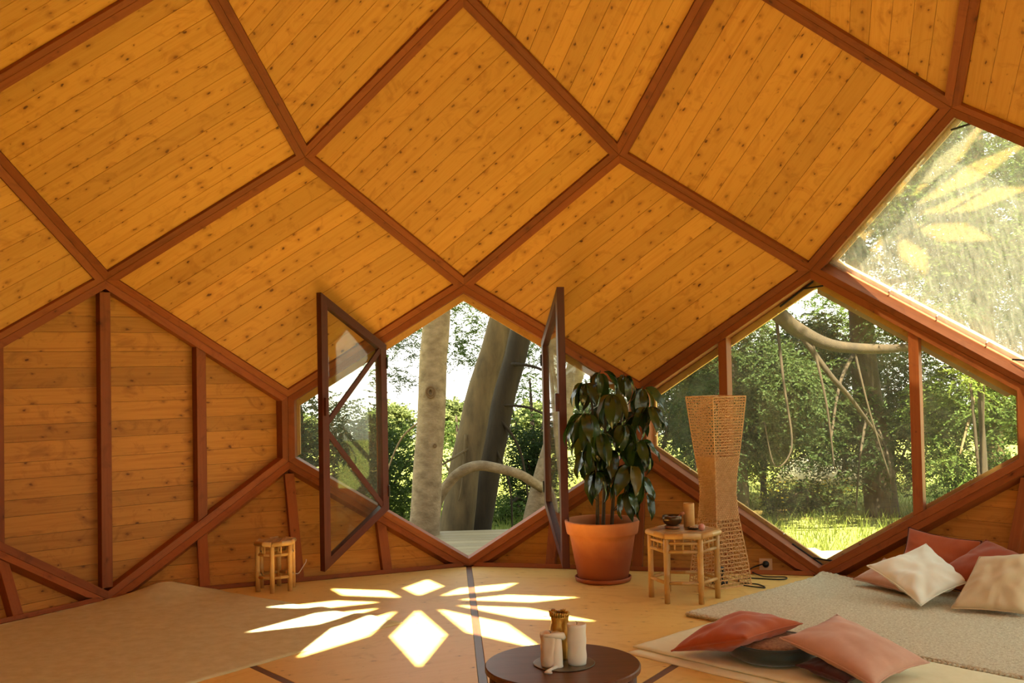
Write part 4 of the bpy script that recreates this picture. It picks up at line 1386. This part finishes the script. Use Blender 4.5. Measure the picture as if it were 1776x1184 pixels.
def tree(name, label, trunk, branches, clumps, bark, fol, loc, seed=0, twigs=10, per=16, tl=0.5, leaf=(0.05, 0.008), droop=0.35, group=None, knots=()):
    """trunk and branches: lists of (x,y,z,r) in world space; clumps as for sprays"""
    root = empty(name, loc); tag(root, label, 'tree', group)
    o3 = Vector(loc)
    def path(pl, nm, seg_=14):
        pts = spline([Vector(p[:3]) - o3 for p in pl], 6)
        rs = []
        for i in range(len(pl) - 1):
            for j in range(6): rs.append(pl[i][3] + (pl[i + 1][3] - pl[i][3]) * j / 6)
        rs.append(pl[-1][3])
        pts = [p + Vector((noise.noise(p * 2.1), noise.noise(p * 2.1 + Vector((9, 0, 0))), 0)) * rs[i] * 0.18 for i, p in enumerate(pts)]
        mb = MB(); mb.tube(pts, rs, seg_)
        return mb.build(nm, bark, root, None, True)
    if trunk: tr_ = path(trunk, 'trunk', 20)
    for b in branches: path(b, 'branch', 8)
    for (kx, ky, kz, kr) in knots:
        mb = MB()
        for q in range(2):
            mb.tube([Vector((kx + kr * (1 - .4 * q) * math.cos(a) * 0.8, ky, kz + kr * (1 - .4 * q) * math.sin(a))) - o3 for a in np.linspace(0, 2 * PI, 17)], kr * 0.22, 6, False)
        kb = mb.build('bark_knot', M['knot'], root, None, True); kb['kind'] = 'stuff'
    if clumps:
        V = sprays(clumps, twigs, per, tl, leaf, droop, seed)
        V -= np.array(list(o3))
        fo = bpy.data.objects.new('foliage', quads_mesh('foliage', V, fol)); link(fo, root); fo['kind'] = 'stuff'
    return root
rg = np.random.default_rng(5)
# the four trunks outside the doorway
tree('tree', 'straight pale-barked tree trunk just left of centre in the doorway',
     [(-0.40, 5.9, -0.6, .16), (-0.356, 5.9, -0.12, .140), (-0.294, 5.9, .78, .127), (-0.216, 5.9, 1.93, .124), (-0.147, 5.9, 3.2, .115), (0.0, 5.95, 5.2, .095), (0.05, 6.0, 7.5, .05)],
     [[(0.0, 5.95, 4.6, .03), (0.5, 6.4, 4.3, .022), (1.0, 7.2, 3.7, .01)], [(-0.05, 5.95, 5.2, .03), (-0.6, 6.8, 5.0, .02), (-1.2, 7.6, 4.6, .01)], [(-.27, 5.98, 1.0, .012), (-.55, 6.15, .78, .009), (-.72, 6.2, .40, .006)]],
     cloud(rg, (0.1, 7.0, 5.4), (2.2, 2.0, 1.2), 60), M['bark_pale'], M['fol_mid'], (-0.40, 5.9, -0.42), seed=1, knots=((-0.275, 5.765, 1.20, 0.05), (-0.245, 5.775, 0.72, 0.018), (-0.24, 5.775, 1.93, 0.014)))
tree('tree', 'tan leaning tree trunk in the middle of the doorway',
     [(-0.14, 7.0, -0.9, .20), (-0.056, 7.0, -0.25, .175), (0.096, 7.0, .70, .145), (0.391, 7.0, 1.75, .120), (0.724, 7.0, 2.8, .11), (1.25, 7.0, 4.6, .08), (1.6, 7.1, 6.5, .04)],
     [[(0.10, 6.9, .62, .016), (-.10, 6.7, .52, .012), (-.36, 6.6, .38, .008)], [(.55, 7.0, 2.2, .02), (.2, 7.6, 2.35, .014), (-.2, 8.2, 2.15, .006)], [(.05, 6.85, .75, .012), (0.01, 6.8, .3, .01), (-.03, 6.8, .1, .006)]],
     cloud(rg, (0.05, 8.9, 1.95), (0.8, .5, .55), 60, (.35, .7)) + cloud(rg, (1.2, 7.6, 5.2), (1.8, 1.6, 1.0), 40), M['bark_tan'], M['fol_mid'], (-0.14, 7.0, -0.6), seed=2, twigs=9, leaf=(0.055, 0.009))
tree('tree', 'dark leaning tree trunk right behind the tan one',
     [(0.08, 7.4, -0.95, .19), (0.165, 7.4, -0.32, .145), (0.365, 7.4, .67, .128), (0.641, 7.4, 1.70, .118), (0.971, 7.4, 2.85, .10), (1.5, 7.5, 4.9, .07), (1.8, 7.6, 6.6, .03)],
     [[(.55, 7.3, 1.45, .02), (.85, 7.1, 1.38, .014), (1.15, 7.0, 1.1, .008)], [(.46, 7.3, 1.02, .016), (.75, 7.2, .98, .012), (1.05, 7.1, .80, .006)], [(.40, 7.3, .9, .016), (.62, 7.25, .55, .012), (.70, 7.2, .0, .008)], [(.36, 7.3, .6, .012), (.50, 7.2, .2, .01), (.52, 7.2, -.3, .007)]],
     cloud(rg, (1.0, 10.0, 1.7), (.5, .4, .5), 30, (.35, .7)) + cloud(rg, (-.75, 9.0, 1.6), (.45, .4, .5), 26, (.35, .7)) + cloud(rg, (1.6, 8.4, 5.4), (1.6, 1.6, 1.0), 30), M['bark_dark'], M['fol_dark'], (0.08, 7.4, -0.6), seed=3, twigs=9)
tree('tree', 'pale slanting trunk beside the edge-on door leaf',
     [(0.60, 6.6, -0.9, .14), (0.694, 6.6, -0.13, .115), (0.903, 6.6, .65, .105), (1.134, 6.6, 1.38, .095), (1.394, 6.6, 2.28, .085), (2.0, 6.7, 4.2, .06), (2.4, 6.8, 5.6, .03)],
     [[(0.80, 6.55, .22, .05), (.70, 6.4, .29, .048), (.537, 6.25, .40, .046), (.347, 6.2, .462, .048), (.157, 6.2, .495, .050), (-0.008, 6.2, .445, .052), (-0.146, 6.25, .31, .052), (-0.247, 6.3, .10, .050), (-.27, 6.35, -.2, .05), (-.27, 6.4, -.55, .05)], [(1.0, 6.6, .95, .014), (1.35, 6.9, .85, .01), (1.7, 7.2, .5, .006)]],
     cloud(rg, (2.1, 7.2, 5.0), (1.2, 1.2, .9), 26), M['bark_pale'], M['fol_mid'], (0.60, 6.6, -0.6), seed=4)
# high crowns that shade the trunks and lean over the roof edge
def crown(root, c, r, n, fol, seed):
    V = sprays(cloud(np.random.default_rng(seed), c, r, n, (1.0, 1.5)), 9, 12, .7, (.20, .055), .2, seed)
    V -= np.array(list(root.location))
    fo = bpy.data.objects.new('crown', quads_mesh('crown', V, fol)); link(fo, root); fo['kind'] = 'stuff'
crown(bpy.data.objects['tree'], (-0.7, 3.2, 6.3), (1.7, 2.3, .8), 170, M['fol_mid'], 91)
crown(bpy.data.objects['tree.001'], (0.5, 3.6, 6.6), (1.5, 2.3, .8), 160, M['fol_mid'], 92)
crown(bpy.data.objects['tree.002'], (1.7, 4.4, 6.8), (1.4, 2.0, .9), 130, M['fol_dark'], 93)
# young conifers and shrubs behind the trunks
def shrub(label, c, r, n, fol, seed, size=(.45, .8), twigs=9, per=14, bark=None, group='shrubs behind the trunks', leaf=(.055, .012), tl=.5):
    rg_ = np.random.default_rng(seed)
    cl = cloud(rg_, c, r, n, size)
    zb = gz(c[0], c[1])
    br = []
    for i in range(3):
        q = cl[i]
        br.append([(c[0], c[1], zb + 0.3, .02), ((c[0] + q[0]) / 2, (c[1] + q[1]) / 2, (zb + q[2]) / 2 + .2, .014), (q[0], q[1], q[2], .006)])
    return tree('shrub', label, [(c[0], c[1], zb - .1, .05), (c[0] + .03, c[1], (zb + c[2]) / 2, .035), (c[0], c[1], c[2] + r[2] * .6, .012)], br, cl, bark or M['bark_dark'], fol, (c[0], c[1], zb), seed, twigs, per, tl, leaf, .3, group)
shrub('dense green conifer bush left of the pale trunk', (-0.90, 9.2, 0.20), (.75, .6, .60), 110, M['fol_mid'], 21)
shrub('dark conifer sprays at the left door post', (-1.10, 8.0, 0.45), (.40, .5, .60), 70, M['fol_dark'], 22)
shrub('pale leafy bush seen through the left door leaf', (-1.75, 8.2, 0.45), (.55, .6, .95), 130, M['fol_dark'], 23)
shrub('lit low bush at the foot of the pale trunk', (-0.75, 10.0, -0.45), (.6, .5, .4), 40, M['fol_light'], 24)
shrub('dark leafy bush right of the leaning trunks', (0.95, 9.6, 0.10), (.45, .4, .65), 90, M['fol_dark'], 25)
shrub('low green bush beside the slanting pale trunk', (0.72, 9.2, -0.45), (.45, .4, .30), 34, M['fol_mid'], 26)
shrub('green bush showing past the edge-on door leaf', (1.75, 9.4, 0.35), (.5, .5, .9), 44, M['fol_mid'], 27)
shrub('loose green sprays between the leaning trunks and door leaf', (1.0, 10.5, 1.0), (.5, .5, .45), 16, M['fol_mid'], 28)
shrub('young fir between the pale and the tan trunks', (0.0, 11.0, 0.35), (.42, .4, .7), 26, M['fol_mid'], 29)

# the grove beyond the large hexagonal window
tree('cypress', 'big cypress with a heavy bent limb across the hexagonal window',
     [(3.15, 8.3, -0.9, .22), (3.1, 8.3, .4, .19), (2.98, 8.2, 1.5, .17), (2.85, 8.2, 3.0, .15), (2.7, 8.3, 5.4, .09), (2.7, 8.3, 7.6, .03)],
     [[(2.9, 8.1, 2.3, .10), (3.22, 7.0, 1.965, .085), (3.488, 7.0, 1.752, .080), (3.849, 7.0, 1.578, .062), (4.338, 7.0, 1.527, .052), (4.93, 7.2, 1.55, .03)],
      [(3.5, 7.0, 1.74, .035), (3.84, 7.0, 1.267, .03), (4.1, 7.1, 1.0, .022), (4.5, 7.3, .55, .01)],
      [(3.3, 7.05, 1.9, .02), (3.33, 6.95, 1.2, .014), (3.38, 6.9, .55, .01), (3.2, 6.9, .35, .008), (3.1, 6.9, .8, .006)],
      [(3.65, 7.0, 1.65, .018), (3.75, 6.9, 1.0, .012), (3.82, 6.9, .3, .008)], [(4.1, 7.0, 1.53, .015), (4.2, 6.9, .9, .01), (4.4, 6.9, .2, .007)],
      [(3.0, 8.1, 1.2, .03), (2.6, 7.6, .8, .02), (2.45, 7.2, .3, .01)]],
     cloud(rg, (3.5, 8.3, 1.0), (.75, .7, .75), 199, (.5, .9)) + cloud(rg, (3.1, 8.4, 3.6), (1.4, 1.2, 1.0), 126, (.7, 1.1)) + cloud(rg, (2.75, 7.8, .9), (.35, .5, .9), 54, (.5, .8)) + cloud(rg, (4.9, 7.2, 1.9), (.5, .4, .35), 37, (.5, .8)),
     M['bark_dark'], M['fol_dark'], (3.15, 8.3, -0.6), seed=31, leaf=(.062, .013), twigs=10, droop=.5)
tree('cypress', 'dark cypress with a stout trunk right of centre in the hexagonal window',
     [(5.25, 9.0, -0.9, .22), (5.144, 9.0, .17, .19), (5.033, 9.0, 1.31, .16), (4.986, 9.0, 2.2, .14), (4.9, 9.0, 4.2, .10), (4.9, 9.1, 7.2, .03)],
     [[(5.0, 8.9, 1.7, .03), (4.5, 8.4, 1.2, .02), (4.2, 8.0, .5, .01)], [(5.0, 8.9, 2.3, .04), (5.6, 8.3, 2.4, .025), (6.2, 7.7, 2.2, .01)], [(5.05, 8.9, 1.0, .02), (4.7, 8.4, .3, .014), (4.55, 8.2, -.3, .007)], [(5.05, 8.9, .8, .02), (5.05, 8.4, .2, .014), (4.95, 8.2, -.4, .007)]],
     cloud(rg, (4.75, 8.9, .55), (.7, .6, .55), 62, (.45, .85)) + cloud(rg, (5.0, 8.6, 3.4), (1.3, 1.1, 1.2), 189, (.6, 1.0)) + cloud(rg, (4.45, 9.4, 1.5), (.6, .5, .5), 84, (.5, .9)),
     M['bark_dark'], M['fol_dark'], (5.25, 9.0, -0.6), seed=32, leaf=(.062, .013), twigs=10, droop=.5)
tree('cypress', 'green cypress filling the right pane of the hexagonal window',
     [(6.2, 8.2, -0.9, .18), (6.15, 8.2, .8, .15), (6.1, 8.2, 2.6, .12), (6.1, 8.2, 5.0, .07), (6.1, 8.2, 7.0, .03)],
     [[(6.1, 8.1, 1.3, .03), (5.7, 7.6, 1.0, .02), (5.3, 7.2, .4, .01)], [(6.1, 8.1, 2.6, .03), (6.6, 7.5, 2.9, .02), (7.2, 7.0, 2.9, .01)]],
     cloud(rg, (5.75, 7.8, .65), (.65, .6, .95), 110, (.45, .85)) + cloud(rg, (6.2, 7.9, 3.0), (1.3, 1.0, 1.1), 210, (.6, 1.0)) + cloud(rg, (6.1, 7.8, 5.0), (1.0, .9, 1.0), 40),
     M['bark_tan'], M['fol_mid'], (6.2, 8.2, -0.6), seed=33, leaf=(.062, .013), twigs=10, droop=.4)
tree('cypress', 'tall cypress towering behind the dusty roof window',
     [(7.6, 9.6, -0.9, .22), (7.6, 9.6, 2.0, .18), (7.5, 9.6, 5.0, .11), (7.5, 9.6, 8.5, .03)],
     [[(7.5, 9.5, 3.0, .03), (6.9, 8.8, 3.4, .02), (6.3, 8.4, 3.3, .01)]],
     cloud(rg, (7.4, 9.4, 2.2), (1.3, 1.0, 1.8), 231, (.6, 1.1)) + cloud(rg, (7.3, 9.4, 5.2), (1.4, 1.2, 1.5), 189, (.7, 1.1)),
     M['bark_dark'], M['fol_dark'], (7.6, 9.6, -0.6), seed=34, leaf=(.062, .013), twigs=9)
tree('cypress', 'feathery green cypress behind the limb in the hexagonal window',
     [(4.1, 12.5, -1.0, .2), (4.1, 12.5, 2.0, .16), (4.0, 12.5, 6.5, .04)], [],
     cloud(rg, (4.0, 12.2, 1.8), (1.4, .8, 1.5), 168, (.6, 1.1)) + cloud(rg, (6.3, 12.4, 1.4), (1.0, .8, 1.4), 126, (.6, 1.1)),
     M['bark_dark'], M['fol_mid'], (4.1, 12.5, -0.7), seed=35, leaf=(.062, .013), twigs=9)
shrub('broad dark conifer filling the middle of the hexagonal window', (4.1, 10.3, 0.75), (1.3, .5, .75), 230, M['fol_dark'], 45, size=(.5, .9), group='shrubs beyond the hexagonal window')
shrub('dark conifer behind the right post of the hexagonal window', (5.75, 10.0, 0.65), (1.0, .5, 1.0), 210, M['fol_dark'], 46, size=(.5, .9), group='shrubs beyond the hexagonal window')
shrub('green conifer behind the plant and the woven lamp', (2.6, 10.2, 0.9), (.8, .5, .9), 150, M['fol_mid'], 47, size=(.5, .9), group='shrubs beyond the hexagonal window')
shrub('sunlit yellow-green bush low in the hexagonal window beside the lamp', (3.55, 9.9, -0.15), (.6, .5, .55), 50, M['fol_light'], 41, group='shrubs beyond the hexagonal window')
shrub('pale green bush at the lower left edge of the hexagonal window', (2.55, 9.2, -.05), (.5, .5, .55), 44, M['fol_light'], 42, group='shrubs beyond the hexagonal window')
shrub('dark low bush under the stout cypress', (4.35, 9.3, -0.35), (.6, .4, .30), 36, M['fol_dark'], 43, group='shrubs beyond the hexagonal window')
shrub('bright green sprig in front of the right post of the hexagonal window', (5.05, 6.3, 1.25), (.16, .14, .16), 5, M['fol_light'], 44, size=(.4, .6), group='shrubs beyond the hexagonal window')
# flowers in the lit grass
for i, (x, y) in enumerate([(4.05, 9.6), (4.35, 9.9), (4.7, 9.8), (4.55, 9.4), (4.95, 9.7), (3.95, 9.2), (4.2, 10.3), (5.05, 10.3)]):
    mb = MB(); r_ = random.Random(i)
    z0 = gz(x, y)
    for j in range(14):
        px_, py_, pz_ = x + r_.uniform(-.14, .14), y + r_.uniform(-.14, .14), z0 + r_.uniform(.18, .42)
        mb.lathe([(0.006, 0), (0.022, .006), (0.010, .014)], 6, (px_, py_, pz_))
    st_ = MB()
    root = empty('flower_clump', (x, y, z0)); tag(root, 'clump of yellow wildflowers in the sunlit grass beyond the window', 'flowers', 'yellow wildflower clumps')
    b_ = mb.build('petals', M['flower'], root, Matrix.Translation((-x, -y, -z0))); b_['kind'] = 'stuff'
    for j in range(14):
        st_.tube([(x + r_.uniform(-.1, .1), y + r_.uniform(-.1, .1), z0 - .02), (x + r_.uniform(-.14, .14), y + r_.uniform(-.14, .14), z0 + .3)], .003, 4)
    b_ = st_.build('stalks', M['fol_mid'], root, Matrix.Translation((-x, -y, -z0))); b_['kind'] = 'stuff'
# low pale mound on the slope
mnd = MB(); mnd.lathe([(0.95, -0.35), (0.75, -0.08), (0.5, 0.06), (0.25, 0.12), (0.02, 0.14)], 28)
mo = mnd.build('slope_mound', M['moundpale'], None, None, True); mo.location = (6.5, 14.2, -0.28); tag(mo, 'pale mound glimpsed between the cypresses', 'mound')
# meadow grass
rgx = np.random.default_rng(77)
nb_ = 26000
a_ = rgx.uniform(-0.35, 0.75, nb_); r_ = 6.3 + 14 * rgx.random(nb_) ** 1.6
X, Y = r_ * np.sin(a_), r_ * np.cos(a_)
Z = np.array([gz(x, y) for x, y in zip(X, Y)])
B = np.stack([X, Y, Z - .02], -1)
hgt = rgx.uniform(.06, .20, nb_)[:, None]
lean = rgx.normal(0, .35, (nb_, 3)); lean[:, 2] = 1
T = B + lean * hgt
wd = unit(np.cross(lean, rgx.normal(0, 1, (nb_, 3)))) * 0.006
Q = np.stack([B - wd, B + wd, T + wd * .2, T - wd * .2], 1)
go = bpy.data.objects.new('grass', quads_mesh('grass', Q, M['blade'])); link(go)
tag(go, 'tall sunlit grass on the slope below the deck', 'grass', kind='stuff')
# hedgerow far across the meadow: one crown mesh, copied tree by tree
far = sprays(cloud(np.random.default_rng(9), (0, 0, 2.2), (2.2, 2.2, 1.8), 120, (1.0, 1.6)), 9, 12, 1.1, (.38, .10), .2, 9)
fm = quads_mesh('far_crown', far, M['fol_far'])
tm = MB(); tm.tube([(0, 0, -1), (0.05, 0, 1.5), (0, 0.05, 3.4)], [.22, .18, .06], 8)
tmesh = mesh_from('far_trunk', tm.v, tm.f, M['bark_dark'], True)
rf = random.Random(3)
for i in range(12):
    a = -0.22 + 0.84 * i / 11 + rf.uniform(-.008, .008)
    r_ = rf.uniform(62, 80)
    x, y = r_ * math.sin(a), r_ * math.cos(a)
    root = empty('hedge_tree', (x, y, gz(x, y)), rf.uniform(0, 6.28)); s_ = rf.uniform(.62, .9)
    root.scale = (s_, s_, s_ * rf.uniform(.8, 1.15))
    tag(root, 'round hedgerow tree far across the meadow', 'tree', 'hedgerow trees far across the meadow')
    o = bpy.data.objects.new('crown', fm); link(o, root); o['kind'] = 'stuff'
    o = bpy.data.objects.new('trunk', tmesh); link(o, root)
